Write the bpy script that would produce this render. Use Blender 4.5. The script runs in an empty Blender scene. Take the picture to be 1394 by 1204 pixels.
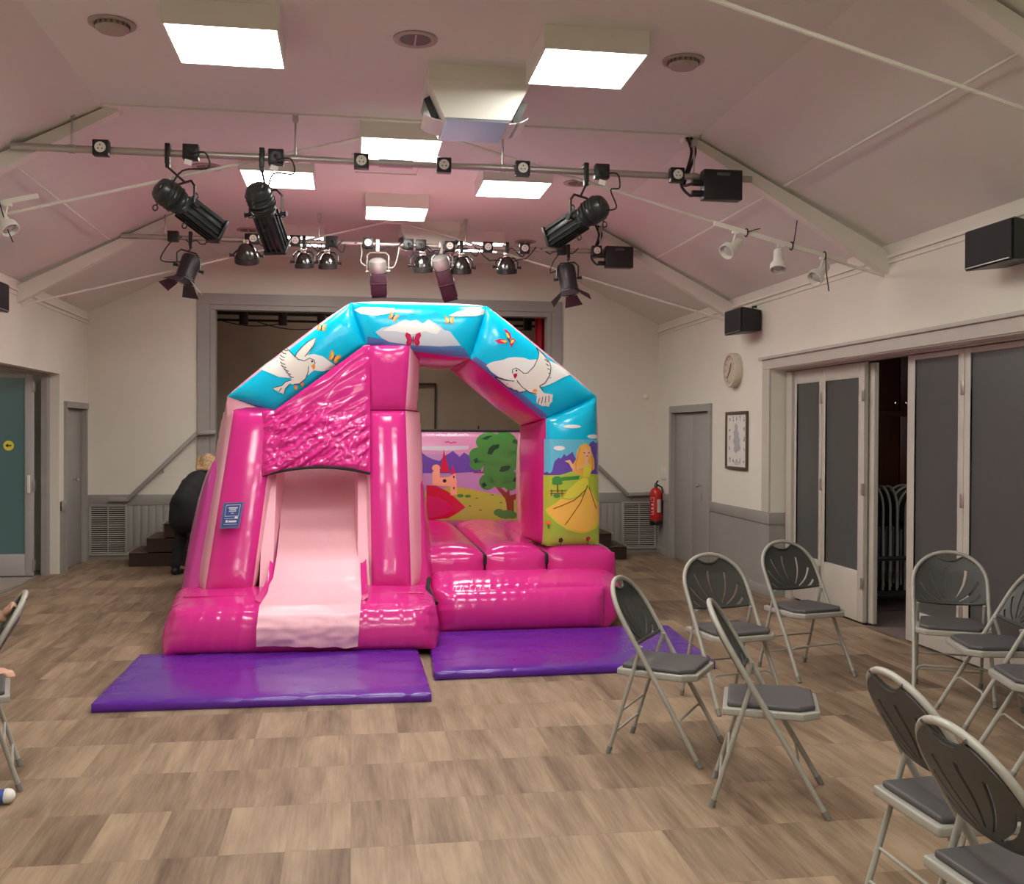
import bpy, bmesh, math, random
from mathutils import Vector, Matrix, noise
from mathutils.bvhtree import BVHTree
from mathutils.geometry import tessellate_polygon
V = Vector
rad = math.radians
random.seed(7)
SC = bpy.context.scene
COL = SC.collection

# ------------------------------------------------------------------ camera
F, CX, CY, HC = 1390.0, 697.0, 602.0, 1.62
yaw, pit, rol = rad(8.9), rad(0.55), 0.005
cf = V((math.sin(yaw)*math.cos(pit), math.cos(yaw)*math.cos(pit), -math.sin(pit)))
r0 = V((math.cos(yaw), -math.sin(yaw), 0)); u0 = r0.cross(cf)
cr = (r0*math.cos(rol) + u0*math.sin(rol)).normalized(); cu = cr.cross(cf)
CAM = V((0, 0, HC))
cam = bpy.data.cameras.new('camera'); camo = bpy.data.objects.new('camera', cam); COL.objects.link(camo)
cam.sensor_fit = 'HORIZONTAL'; cam.sensor_width = 36; cam.lens = 36*F/1394; cam.clip_start = .05
camo.matrix_world = Matrix(((cr.x, cu.x, -cf.x, 0), (cr.y, cu.y, -cf.y, 0), (cr.z, cu.z, -cf.z, HC), (0, 0, 0, 1)))
SC.camera = camo
# measured points: where the sight line through a photo pixel meets a known wall, floor or height
def sight(px, py): return cf + cr*((px-CX)/F) - cu*((py-CY)/F)
def aty(px, py, Y): d = sight(px, py); return CAM + d*(Y/d.y)
def atx(px, py, X): d = sight(px, py); return CAM + d*(X/d.x)
def atz(px, py, Z): d = sight(px, py); return CAM + d*((Z-HC)/d.z)

# ------------------------------------------------------------------ materials
MATS = {}
def lin(c):
    return tuple(((x/255)/12.92 if x/255 <= .04045 else ((x/255+.055)/1.055)**2.4) for x in c)
def mat(name, col, rough=.5, metal=0., spec=.5, coat=0., bump=0., bscale=40., var=0., vscale=3., emit=0., trans=0., stretch=(1, 1, 1), sheen=0.):
    if name in MATS: return MATS[name]
    m = bpy.data.materials.new(name); m.use_nodes = True
    N, L = m.node_tree.nodes, m.node_tree.links
    b = N['Principled BSDF']
    b.inputs['Base Color'].default_value = (*col, 1)
    b.inputs['Roughness'].default_value = rough
    b.inputs['Metallic'].default_value = metal
    b.inputs['Specular IOR Level'].default_value = spec
    b.inputs['Coat Weight'].default_value = coat
    b.inputs['Transmission Weight'].default_value = trans
    if emit:
        b.inputs['Emission Color'].default_value = (*col, 1); b.inputs['Emission Strength'].default_value = emit
    tc = None
    if bump or var:
        tc = N.new('ShaderNodeTexCoord'); mp = N.new('ShaderNodeMapping'); mp.inputs['Scale'].default_value = stretch
        L.new(tc.outputs['Object'], mp.inputs['Vector'])
    if bump:
        t = N.new('ShaderNodeTexNoise'); t.inputs['Scale'].default_value = bscale; t.inputs['Detail'].default_value = 4
        L.new(mp.outputs[0], t.inputs['Vector'])
        bp = N.new('ShaderNodeBump'); bp.inputs['Strength'].default_value = bump; bp.inputs['Distance'].default_value = .02
        L.new(t.outputs['Fac'], bp.inputs['Height']); L.new(bp.outputs[0], b.inputs['Normal'])
    if var:
        t = N.new('ShaderNodeTexNoise'); t.inputs['Scale'].default_value = vscale; t.inputs['Detail'].default_value = 5
        L.new(mp.outputs[0], t.inputs['Vector'])
        r = N.new('ShaderNodeValToRGB')
        r.color_ramp.elements[0].position = .3; r.color_ramp.elements[1].position = .7
        r.color_ramp.elements[0].color = (*[c*(1-var) for c in col], 1); r.color_ramp.elements[1].color = (*[min(1, c*(1+var)) for c in col], 1)
        L.new(t.outputs['Fac'], r.inputs[0]); L.new(r.outputs[0], b.inputs['Base Color'])
    MATS[name] = m
    return m

def floor_material():
    m = bpy.data.materials.new('wood_plank_vinyl'); m.use_nodes = True
    N, L = m.node_tree.nodes, m.node_tree.links; b = N['Principled BSDF']
    g = N.new('ShaderNodeTexCoord'); sp = N.new('ShaderNodeSeparateXYZ'); L.new(g.outputs['Object'], sp.inputs[0])
    def math_(op, a, c=None):
        n = N.new('ShaderNodeMath'); n.operation = op
        for i, q in enumerate((a, c)):
            if q is None: continue
            if isinstance(q, (int, float)): n.inputs[i].default_value = q
            else: L.new(q, n.inputs[i])
        return n.outputs[0]
    x = math_('DIVIDE', sp.outputs[0], .25); y = math_('DIVIDE', sp.outputs[1], .5)
    fx, fy = math_('FLOOR', x), math_('FLOOR', y)
    cb = N.new('ShaderNodeCombineXYZ'); L.new(fx, cb.inputs[0]); L.new(fy, cb.inputs[1])
    wn = N.new('ShaderNodeTexWhiteNoise'); L.new(cb.outputs[0], wn.inputs['Vector'])
    # the grain, drawn out along the planks and offset per plank
    cb2 = N.new('ShaderNodeCombineXYZ')
    L.new(math_('ADD', math_('MULTIPLY', sp.outputs[0], 8.), math_('MULTIPLY', wn.outputs['Value'], 37.)), cb2.inputs[0])
    L.new(math_('ADD', math_('MULTIPLY', sp.outputs[1], 1.0), math_('MULTIPLY', wn.outputs['Value'], 11.)), cb2.inputs[1])
    nz = N.new('ShaderNodeTexNoise'); nz.inputs['Scale'].default_value = 1.; nz.inputs['Detail'].default_value = 7; nz.inputs['Roughness'].default_value = .62
    nz.inputs['Distortion'].default_value = .35
    L.new(cb2.outputs[0], nz.inputs['Vector'])
    tone = math_('ADD', math_('MULTIPLY', wn.outputs['Value'], .24), math_('MULTIPLY', nz.outputs['Fac'], 1.08))
    cb3 = N.new('ShaderNodeCombineXYZ')
    L.new(math_('ADD', math_('MULTIPLY', sp.outputs[0], 70.), math_('MULTIPLY', wn.outputs['Value'], 91.)), cb3.inputs[0]); L.new(math_('MULTIPLY', sp.outputs[1], 3.), cb3.inputs[1])
    nf = N.new('ShaderNodeTexNoise'); nf.inputs['Scale'].default_value = 1.; nf.inputs['Detail'].default_value = 4; L.new(cb3.outputs[0], nf.inputs['Vector'])
    tone = math_('ADD', tone, math_('MULTIPLY', math_('SUBTRACT', nf.outputs['Fac'], .5), .32))
    rp = N.new('ShaderNodeValToRGB'); e = rp.color_ramp.elements
    e[0].position = .36; e[0].color = (.115, .073, .049, 1)
    e[1].position = .90; e[1].color = (.37, .265, .18, 1)
    k = e.new(.62); k.color = (.235, .162, .108, 1)
    L.new(tone, rp.inputs[0])
    # joints
    def joint(v, w):
        f = math_('FRACT', v); a = math_('MINIMUM', f, math_('SUBTRACT', 1., f))
        return math_('LESS_THAN', a, w)
    j = math_('MAXIMUM', math_('MULTIPLY', joint(x, .006), .5), joint(y, .004))
    mx = N.new('ShaderNodeMix'); mx.data_type = 'RGBA'
    L.new(math_('MULTIPLY', j, .35), mx.inputs['Factor']); L.new(rp.outputs[0], mx.inputs['A']); mx.inputs['B'].default_value = (.12, .08, .055, 1)
    L.new(mx.outputs['Result'], b.inputs['Base Color'])
    b.inputs['Roughness'].default_value = .5; b.inputs['Specular IOR Level'].default_value = .22
    bp = N.new('ShaderNodeBump'); bp.inputs['Strength'].default_value = .06; bp.inputs['Distance'].default_value = .01
    L.new(nz.outputs['Fac'], bp.inputs['Height']); L.new(bp.outputs[0], b.inputs['Normal'])
    return m

M_WALL = mat('cream_wall_paint', (.73, .71, .62), .75, var=.03, vscale=1.2, bump=.04, bscale=60)
M_CEIL = mat('cream_ceiling_paint', (.735, .73, .67), .8, var=.02, vscale=.8)
M_BEAM = mat('cream_beam_paint', (.76, .74, .66), .7)
M_GREY = mat('grey_gloss_paint', (.335, .325, .30), .45, var=.05, vscale=2)
M_GREYD = mat('grey_boarding_paint', (.31, .30, .275), .5, var=.05, vscale=2)
M_TRIM = mat('stone_door_paint', (.52, .485, .43), .45, var=.04, vscale=3)
M_WHITE = mat('white_enamel', (.80, .79, .72), .4)
M_LAMP = mat('lamp_diffuser', (.985, .975, .90), .5, emit=28.0)
M_STEEL = mat('galvanised_steel', (.50, .48, .44), .38, metal=.8)
M_CHROME = mat('chrome', (.75, .74, .72), .15, metal=1)
M_BLACK = mat('black_plastic', (.012, .012, .012), .4)
M_BLACKM = mat('black_enamel_metal', (.022, .024, .023), .32)
M_BURG = mat('burgundy_enamel', (.045, .017, .028), .35)
M_RUBBER = mat('black_rubber', (.015, .014, .013), .6)
M_CHAIRF = mat('grey_chair_enamel', (.36, .345, .305), .32)
M_CHAIRP = mat('charcoal_chair_plastic', (.050, .049, .046), .42, bump=.04, bscale=200)
M_SEAT = mat('grey_seat_vinyl', (.085, .078, .080), .55, bump=.05, bscale=150)
M_MAT = mat('purple_vinyl', (.105, .018, .31), .22, bump=.22, bscale=6)
M_BROWN = mat('dark_brown_stair_paint', (.040, .018, .014), .5)
M_TREAD = mat('worn_stair_tread', (.10, .065, .045), .6, var=.3, vscale=6)
M_BRASS = mat('brass_nosing', (.55, .45, .28), .3, metal=.8)
M_STAGE = mat('brown_stage_cloth', (.42, .335, .25), .9, var=.06)
M_STAGED = mat('stage_boards', (.10, .07, .05), .7)
M_RED = mat('red_curtain', (.42, .012, .03), .75)
M_CUP = mat('mahogany_cupboard', (.085, .022, .012), .4, var=.25, vscale=2.5, stretch=(8, 8, 1))
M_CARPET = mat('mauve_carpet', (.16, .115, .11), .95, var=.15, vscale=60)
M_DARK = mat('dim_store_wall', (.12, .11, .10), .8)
M_GLASS = mat('obscured_glass', (.24, .255, .25), .30, spec=.6, trans=.7, bump=.15, bscale=140)
M_TEAL = mat('teal_obscured_glass', (.15, .29, .30), .3, spec=.5, trans=.3, bump=.1, bscale=140)
M_LGREY = mat('pale_grey_paint', (.44, .43, .43), .4)
M_CORR = mat('corridor_floor', (.36, .30, .26), .5)
M_FELT = mat('velcro_black', (.02, .02, .02), .9)
M_SHADE = mat('vent_shadow', (.03, .027, .025), .8)
M_SLAT = mat('vent_slat_paint', (.50, .47, .42), .5)
M_MIRROR = mat('reflector_panel', (.40, .50, .62), .3, metal=.3)
M_EXT = mat('extinguisher_red', (.55, .02, .018), .3)
M_PAPER = mat('white_paper', (.72, .70, .66), .6)
M_INK = mat('grey_print_ink', (.22, .21, .21), .7)
M_WOODF = mat('brown_picture_frame', (.10, .06, .035), .4)
M_CLOCK = mat('clock_case_cream', (.60, .53, .43), .45)
M_CLOCKF = mat('clock_face', (.55, .48, .38), .4)
M_SKIN = mat('skin', (.58, .33, .23), .5)
M_BLOND = mat('blonde_hair', (.50, .33, .17), .6, var=.35, vscale=40, bump=.6, bscale=60)
M_COAT = mat('black_coat_cloth', (.012, .012, .015), .85)
M_TROUS = mat('charcoal_trousers_cloth', (.05, .05, .05), .9)
M_NAVY = mat('dark_jumper_cloth', (.03, .03, .04), .9)
M_SHOE = mat('blue_shoe_canvas', (.03, .07, .35), .6)
M_HAIRB = mat('brown_hair', (.10, .05, .025), .6, var=.3, vscale=40)
M_YEL = mat('yellow_sticker', (.85, .78, .08), .5)
M_SIGNB = mat('blue_sign', (.02, .05, .24), .3)
def vinyl(name, c, rough=.17, bump=.08): return mat(name, lin(c), rough, bump=bump, bscale=9, spec=.5)
P_PINK = vinyl('magenta_vinyl', (212, 46, 138))
P_PALE = vinyl('pale_pink_vinyl', (244, 178, 196), .3)
P_PINKSHADE = vinyl('shaded_magenta_vinyl', (206, 70, 160))  # magenta vinyl with shade and backlight put into the colour
P_SKY = vinyl('sky_blue_print', (0, 196, 236))
P_SKYL = vinyl('light_sky_print', (105, 196, 222))
P_SKYD = vinyl('periwinkle_print', (88, 130, 190))
P_CLOUD = vinyl('white_cloud_print', (240, 240, 238))
P_CLOUDG = vinyl('grey_cloud_print', (205, 214, 224))
P_DOVE = vinyl('dove_white_print', (236, 230, 222))
P_LINE = vinyl('outline_print', (60, 50, 55))
P_ORANGE = vinyl('orange_print', (240, 150, 60))
P_ROSE = vinyl('rose_print', (206, 40, 110))
P_RED = vinyl('red_print', (200, 26, 66))
P_YELLOW = vinyl('yellow_print', (228, 220, 76))
P_LIME = vinyl('lime_print', (182, 205, 70))
P_GREEN = vinyl('green_print', (70, 150, 70))
P_DGREEN = vinyl('dark_green_print', (30, 84, 50))
P_VIOLET = vinyl('violet_print', (106, 78, 176))
P_LILAC = vinyl('lilac_print', (186, 150, 200))
P_PINKSKY = vinyl('pink_sky_print', (214, 158, 196))
P_FIELD = vinyl('yellow_field_print', (172, 206, 78))
P_TRUNK = vinyl('brown_trunk_print', (134, 66, 40))
P_PEACH = vinyl('peach_print', (246, 190, 150))
P_GOLD = vinyl('golden_print', (250, 200, 92))
P_HAIRG = vinyl('golden_hair_print', (248, 190, 90))

# ------------------------------------------------------------------ object helpers
WM = {}
def setp(o, label=None, cat=None, group=None, kind=None):
    if label: o['label'] = label
    if cat: o['category'] = cat
    if group: o['group'] = group
    if kind: o['kind'] = kind
    return o
def thing(name, label, cat, loc=(0, 0, 0), rz=0., group=None):
    o = bpy.data.objects.new(name, None); COL.objects.link(o); o.empty_display_size = .1
    o.location = loc; o.rotation_euler = (0, 0, rz)
    WM[o.name] = Matrix.Translation(V(loc)) @ Matrix.Rotation(rz, 4, 'Z')
    return setp(o, label, cat, group)
def link_mesh(name, me, mats, parent=None):
    for m in (mats if isinstance(mats, (list, tuple)) else [mats]): me.materials.append(m)
    o = bpy.data.objects.new(name, me); COL.objects.link(o)
    if parent is not None:
        o.parent = parent; WM[o.name] = WM[parent.name]; me.transform(WM[parent.name].inverted())
    else: WM[o.name] = Matrix.Identity(4)
    return o
def copy_tree(o, parent=None):
    c = o.copy(); COL.objects.link(c)
    if parent is not None: c.parent = parent
    for ch in list(o.children): copy_tree(ch, c)
    return c

class MB:
    """collects shapes into one mesh (world coordinates)"""
    def __init__(s): s.bm = bmesh.new(); s.mi = 0
    def _new(s, n0):
        s.bm.faces.ensure_lookup_table()
        for f in s.bm.faces[n0:]: f.material_index = s.mi
    def box(s, c, size, rot=None, bev=0., seg=2):
        t = bmesh.new(); bmesh.ops.create_cube(t, size=1.)
        bmesh.ops.scale(t, vec=V(size), verts=t.verts)
        if bev > 0: bmesh.ops.bevel(t, geom=list(t.edges), offset=min(bev, .45*min(size)), segments=seg, affect='EDGES', profile=.5)
        mtx = Matrix.Translation(V(c)) @ (rot.to_4x4() if rot is not None else Matrix.Identity(4))
        bmesh.ops.transform(t, matrix=mtx, verts=t.verts); s.add(t); return s
    def bx(s, x0, x1, y0, y1, z0, z1, bev=0.):
        return s.box(((x0+x1)/2, (y0+y1)/2, (z0+z1)/2), (abs(x1-x0), abs(y1-y0), abs(z1-z0)), None, bev)
    def add(s, t):
        n0 = len(s.bm.faces); mp = {}
        for v in t.verts: mp[v] = s.bm.verts.new(v.co)
        for f in t.faces:
            try: s.bm.faces.new([mp[v] for v in f.verts])
            except ValueError: pass
        t.free(); s._new(n0)
    def poly(s, pts):
        n0 = len(s.bm.faces); s.bm.faces.new([s.bm.verts.new(V(p)) for p in pts]); s._new(n0); return s
    def hexa(s, p):
        """8 corners, index = x + 2y + 4z"""
        n0 = len(s.bm.faces); v = [s.bm.verts.new(V(q)) for q in p]
        for f in ((0, 2, 3, 1), (4, 5, 7, 6), (0, 1, 5, 4), (2, 6, 7, 3), (0, 4, 6, 2), (1, 3, 7, 5)): s.bm.faces.new([v[i] for i in f])
        s._new(n0); return s
    def prism(s, pts, d):
        """outline polygon pts (3d) pushed along vector d"""
        n0 = len(s.bm.faces); d = V(d)
        a = [s.bm.verts.new(V(p)) for p in pts]; b = [s.bm.verts.new(V(p)+d) for p in pts]; n = len(a)
        s.bm.faces.new(a); s.bm.faces.new(b[::-1])
        for i in range(n): s.bm.faces.new((a[i], b[i], b[(i+1) % n], a[(i+1) % n]))
        s._new(n0); return s
    def tube(s, pts, r, n=10, closed=False, caps=True):
        n0 = len(s.bm.faces); pts = [V(p) for p in pts]; k = len(pts)
        rs = r if isinstance(r, (list, tuple)) else [r]*k
        rings = []; nrm = None
        for i, p in enumerate(pts):
            if closed: t = pts[(i+1) % k]-pts[i-1]
            else: t = pts[min(i+1, k-1)]-pts[max(i-1, 0)]
            if t.length < 1e-9: t = V((0, 0, 1))
            t.normalize()
            if nrm is None:
                a = V((0, 0, 1)) if abs(t.z) < .9 else V((1, 0, 0)); nrm = t.cross(a).normalized()
            else:
                nrm = nrm - t*nrm.dot(t)
                nrm = nrm.normalized() if nrm.length > 1e-6 else t.orthogonal().normalized()
            b = t.cross(nrm)
            rings.append([s.bm.verts.new(p + (nrm*math.cos(2*math.pi*j/n) + b*math.sin(2*math.pi*j/n))*rs[i]) for j in range(n)])
        for i in range(k if closed else k-1):
            A, B = rings[i], rings[(i+1) % k]
            for j in range(n): s.bm.faces.new((A[j], A[(j+1) % n], B[(j+1) % n], B[j]))
        if caps and not closed: s.bm.faces.new(rings[0][::-1]); s.bm.faces.new(rings[-1])
        s._new(n0); return s
    def lathe(s, prof, mtx=None, n=24, cap=True):
        """profile [(r, z)] about local z"""
        n0 = len(s.bm.faces); mtx = mtx or Matrix.Identity(4)
        rings = [[s.bm.verts.new(mtx @ V((max(r, 1e-4)*math.cos(2*math.pi*j/n), max(r, 1e-4)*math.sin(2*math.pi*j/n), z))) for j in range(n)] for r, z in prof]
        for A, B in zip(rings, rings[1:]):
            for j in range(n): s.bm.faces.new((A[j], A[(j+1) % n], B[(j+1) % n], B[j]))
        if cap: s.bm.faces.new(rings[0][::-1]); s.bm.faces.new(rings[-1])
        s._new(n0); return s
    def ball(s, c, r, n=14):
        t = bmesh.new(); bmesh.ops.create_uvsphere(t, u_segments=n, v_segments=max(6, n//2), radius=1)
        rr = V(r) if isinstance(r, (list, tuple, Vector)) else V((r, r, r))
        for v in t.verts: v.co = V((v.co.x*rr.x, v.co.y*rr.y, v.co.z*rr.z)) + V(c)
        s.add(t); return s
    def mesh(s, smooth=True, ang=40, merge=True):
        if merge: bmesh.ops.remove_doubles(s.bm, verts=s.bm.verts, dist=1e-5)
        bmesh.ops.recalc_face_normals(s.bm, faces=s.bm.faces)
        me = bpy.data.meshes.new('mesh'); s.bm.to_mesh(me); s.bm.free()
        if smooth:
            me.shade_smooth(); me.set_sharp_from_angle(angle=rad(ang))
        return me
    def build(s, name, mats, parent=None, smooth=True, ang=40, label=None):
        me = s.mesh(smooth, ang); me.name = name
        o = link_mesh(name, me, mats, parent)
        if label: o['label'] = label
        return o
def struct(name, mb, m, label, cat, smooth=True, parent=None):
    o = mb.build(name, m, parent, smooth)
    if parent is None: setp(o, label, cat, kind='structure')
    return o
def frame_to(o, zdir, xhint=(1, 0, 0)):
    z = V(zdir).normalized(); x = V(xhint); x = (x - z*x.dot(z)).normalized(); y = z.cross(x)
    return Matrix(((x.x, y.x, z.x, o[0]), (x.y, y.y, z.y, o[1]), (x.z, y.z, z.z, o[2]), (0, 0, 0, 1)))
def arcpts(c, r, a0, a1, n, ax=V((1, 0, 0)), ay=V((0, 0, 1))):
    return [V(c) + ax*(r*math.cos(a0+(a1-a0)*i/n)) + ay*(r*math.sin(a0+(a1-a0)*i/n)) for i in range(n+1)]
def sag(a, b, d, n=10):
    a, b = V(a), V(b)
    return [a.lerp(b, i/n) - V((0, 0, d*4*(i/n)*(1-i/n))) for i in range(n+1)]
def fill2d(loops, step=None):
    """flat polygon with holes -> bmesh in the xy plane, cut along a grid so it can be bent"""
    bm = bmesh.new(); vs = []
    for lp in loops:
        for p in lp: vs.append(bm.verts.new((p[0], p[1], 0)))
    for t in tessellate_polygon([[V((p[0], p[1], 0)) for p in lp] for lp in loops]):
        try: bm.faces.new([vs[i] for i in t])
        except ValueError: pass
    if step:
        for ax in (0, 1):
            lo = min(v.co[ax] for v in bm.verts); hi = max(v.co[ax] for v in bm.verts)
            k = math.floor(lo/step)+1
            while k*step < hi:
                co = V((0, 0, 0)); co[ax] = k*step; no = V((0, 0, 0)); no[ax] = 1
                bmesh.ops.bisect_plane(bm, geom=bm.verts[:]+bm.edges[:]+bm.faces[:], dist=1e-6, plane_co=co, plane_no=no); k += 1
    return bm

# ------------------------------------------------------------------ the room
XL, XR, YB, YF = -3.25, 4.10, 13.38, -3.2
ZE, ZC = 2.99, 3.84
FL, FRX = -1.70, 2.55
O_T, O_B = 2.25, 0.0       # head of both wide openings
YW = 9.6                   # far jamb of the right opening
struct('floor', MB().bx(XL-.2, XR+.2, YF, YB+.12, -.12, 0), floor_material(), 'wood-plank vinyl floor of the hall', 'floor')
m = MB()
m.prism([(XL-.2, YF, ZE), (FL, YF, ZC), (FRX, YF, ZC), (XR+.2, YF, ZE), (XR+.2, YF, ZE+.25), (FRX, YF, ZC+.2), (FL, YF, ZC+.2), (XL-.2, YF, ZE+.25)], (0, YB+.12-YF, 0))
# sloped soffits meet the wall heads
struct('ceiling', m, M_CEIL, 'pale ceiling, flat in the middle and sloped at both sides', 'ceiling', smooth=False)
m = MB()
DL0, DL1, DZ = 12.36, 13.20, 1.88
m.bx(XL-.2, XL, YF, 8.6, 0, ZE+.12); m.bx(XL-.2, XL, 8.6, 12.12, O_T, ZE+.12); m.bx(XL-.2, XL, 12.12, DL0, 0, ZE+.12)
m.bx(XL-.2, XL, DL0, DL1, DZ, ZE+.12); m.bx(XL-.2, XL, DL1, YB, 0, ZE+.12)
struct('wall_left', m, M_WALL, 'cream left wall with a wide glazed opening', 'wall', smooth=False)
m = MB()
DR0, DR1 = 11.35, 12.72
m.bx(XR, XR+.2, YF, 3.0, 0, ZE+.12); m.bx(XR, XR+.2, 3.0, YW, O_T, ZE+.12); m.bx(XR, XR+.2, YW, DR0, 0, ZE+.12)
m.bx(XR, XR+.2, DR0, DR1, DZ, ZE+.12); m.bx(XR, XR+.2, DR1, YB, 0, ZE+.12)
struct('wall_right', m, M_WALL, 'cream right wall with folding glazed doors', 'wall', smooth=False)
PX0, PX1, PZ = -1.72, 2.56, 3.16
SZ = .86
m = MB()
m.bx(XL-.2, PX0, YB, YB+.14, 0, 3.95); m.bx(PX1, XR+.2, YB, YB+.14, 0, 3.95); m.bx(PX0, PX1, YB, YB+.14, PZ, 3.95); m.bx(PX0, PX1, YB, YB+.14, 0, SZ)
struct('wall_back', m, M_WALL, 'cream back wall around the stage opening', 'wall', smooth=False)
struct('wall_front', MB().bx(XL-.2, XR+.2, YF-.15, YF, 0, 4.1), M_WALL, 'cream end wall behind the photographer', 'wall', smooth=False)
# stage behind the opening
struct('floor_stage', MB().bx(XL, XR, YB+.14, 16.6, SZ-.1, SZ), M_STAGED, 'dark boarded stage floor', 'floor')
m = MB(); m.bx(XL, XR, 16.5, 16.6, SZ, 4.2); m.bx(XL-.1, XL, YB+.14, 16.6, SZ, 4.2); m.bx(XR, XR+.1, YB+.14, 16.6, SZ, 4.2); m.bx(XL, XR, YB+.14, 16.6, 4.2, 4.3)
struct('wall_stage', m, M_STAGE, 'brown cloth covered walls inside the stage', 'wall', smooth=False)
# proscenium frame
m = MB()
m.bx(PX0-.21, PX0-.061, YB-.03, YB-.001, .82, PZ+.058); m.bx(PX1+.061, PX1+.20, YB-.03, YB-.001, .82, PZ+.058)
m.bx(PX0-.21, PX1+.20, YB-.03, YB-.001, PZ+.061, PZ+.20)
m.bx(PX0-.058, PX0+.004, YB-.018, YB+.16, SZ+.001, PZ-.006); m.bx(PX1-.004, PX1+.058, YB-.018, YB+.16, SZ+.001, PZ-.006); m.bx(PX0-.058, PX1+.058, YB-.018, YB+.16, PZ-.004, PZ+.058)
struct('trim_1', m, M_GREY, 'grey painted frame around the stage opening', 'stage frame')
# dado boarding on the back wall
def boarding(name, x0, x1, label):
    m = MB()
    m.bx(x0, x1, YB-.02, YB, 0, .80); m.bx(x0, x1, YB-.035, YB-.015, .68, .815, .005); m.bx(x0, x1, YB-.035, YB-.015, 0, .09, .005)
    x = x0+.05
    while x < x1-.03:
        m.bx(x-.042, x+.042, YB-.028, YB-.018, .09, .68, .004); x += .09
    struct(name, m, M_GREYD, label, 'wall panelling')
boarding('trim_2', XL, PX0-.02, 'grey boarded dado on the back wall left of the stage')
boarding('trim_3', PX1+.02, XR, 'grey boarded dado on the back wall right of the stage')
boarding('trim_4', PX0-.02, PX1+.02, 'grey boarded front of the stage')
# side wall dados
m = MB(); m.bx(XR-.018, XR, YW, DR0-.08, 0, .73); m.bx(XR-.03, XR, YW, DR0-.08, .72, .835, .006); m.bx(XR-.03, XR, YW, DR0-.08, 0, .1, .006)
m.bx(XR-.018, XR, DR1+.08, YB, 0, .73); m.bx(XR-.03, XR, DR1+.08, YB, .72, .82, .006); m.bx(XR-.03, XR, DR1+.08, YB, 0, .1, .006)
m.bx(XR-.02, XR+.2, YW-.018, YW, 0, .73); m.bx(XR-.03, XR+.2, YW-.03, YW, .72, .835, .006)
struct('trim_5', m, M_GREYD, 'grey dado panelling on the right wall', 'wall panelling')
m = MB(); m.bx(XL, XL+.02, 12.14, DL0-.06, 0, .80); m.bx(XL, XL+.03, 12.14, DL0-.06, .70, .815, .006); m.bx(XL, XL+.02, DL1+.06, YB, 0, .8)
struct('trim_6', m, M_GREYD, 'grey dado strip beside the left narrow door', 'wall panelling')
# coving where ceiling meets walls
m = MB(); m.bx(XR-.012, XR, YF, YB, ZE-.055, ZE-.035, .004); m.bx(XR-.02, XR, YF, YB, ZE-.012, ZE+.012, .004)
struct('trim_7', m, M_BEAM, 'cream moulding along the head of the right wall', 'moulding')
m = MB(); m.bx(XL, XL+.012, YF, YB, ZE-.055, ZE-.035, .004); m.bx(XL, XL+.02, YF, YB, ZE-.012, ZE+.012, .004)
struct('trim_8', m, M_BEAM, 'cream moulding along the head of the left wall', 'moulding')
# roof frames: haunch ribs on both slopes, and tie rods from foot to ceiling centre
XM = (FL+FRX)/2
def rib(name, Y, side, label):
    m = MB()
    if side > 0: a, b = V((FRX-.12, Y, ZC)), V((XR-.0, Y, ZE))
    else: a, b = V((FL+.12, Y, ZC)), V((XL+.0, Y, ZE))
    m.prism([a+V((0, .04, .05)), b+V((0, .04, .04)), b+V((0, .04, -.125)), b+V((-side*.12, .04, -.06)), a+V((side*.55, .04, -.33)), a+V((side*.02, .04, -.03))], (0, .10, 0))
    struct(name, m, M_BEAM, label, 'roof rib', smooth=False)
def rods(name, Y, label):
    Y = {4.3: 4.15, 7.33: 7.26, 10.6: 10.56}[Y]
    m = MB(); top = V((XM, Y+.15, ZC-.02))
    for xx in (XR-.02, XL+.02): m.tube([top, V((xx, Y+.15, 2.85))], .0115, 8)
    m.box((XM, Y+.15, ZC-.03), (.22, .05, .06), None, .008)
    struct(name, m, M_BEAM, label, 'tie rod')
n = 9
for Y, w in ((4.3, 'nearest'), (7.33, 'middle'), (10.6, 'farthest')):
    rib('trim_%d' % n, Y, 1, 'cream roof rib on the right slope, the %s of three' % w)
    rib('trim_%d' % (n+1), Y, -1, 'cream roof rib on the left slope, the %s of three' % w)
    rods('trim_%d' % (n+2), Y, 'pair of thin cream tie rods of the %s roof frame' % w)
    n += 3
# ceiling joints and surface conduit
m = MB(); m.bx(FL, FRX, 7.30, 7.36, ZC-.012, ZC)
m.bx(XM-.01+.02, XM+.03, 7.4, YB, ZC-.003, ZC); m.bx(-.155, -.145, YF, 7.3, ZC-.003, ZC)
struct('trim_18', m, M_CEIL, 'cover strips over the ceiling board joints', 'ceiling strip')
def slope_z(x): return ZC-(x-FRX)*(ZC-ZE)/(XR-FRX) if x > 0 else ZC-(FL-x)*(ZC-ZE)/(FL-XL)
m = MB()
for xx, ya, yb in ((3.20, 4.55, 7.28), (3.20, 7.42, 10.5), (-2.35, 4.9, 7.28), (-2.35, 7.42, 10.5)):
    m.tube([(xx, ya, slope_z(xx)-.003), (xx, yb, slope_z(xx)-.003)], .008, 6)
struct('trim_19', m, M_BEAM, 'thin cream cable conduits along the ceiling slopes', 'conduit')
# moulding above right opening
m = MB(); m.bx(XR-.045, XR-.001, 3.0, 9.84, 2.356, 2.385, .006); m.bx(XR-.02, XR-.001, YW+.002, 9.78, .838, O_T+.008); m.bx(XR-.02, XR-.001, 3.0, 9.78, O_T+.01, 2.354)
struct('trim_20', m, M_TRIM, 'stone coloured architrave around the right opening', 'architrave')
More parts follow.
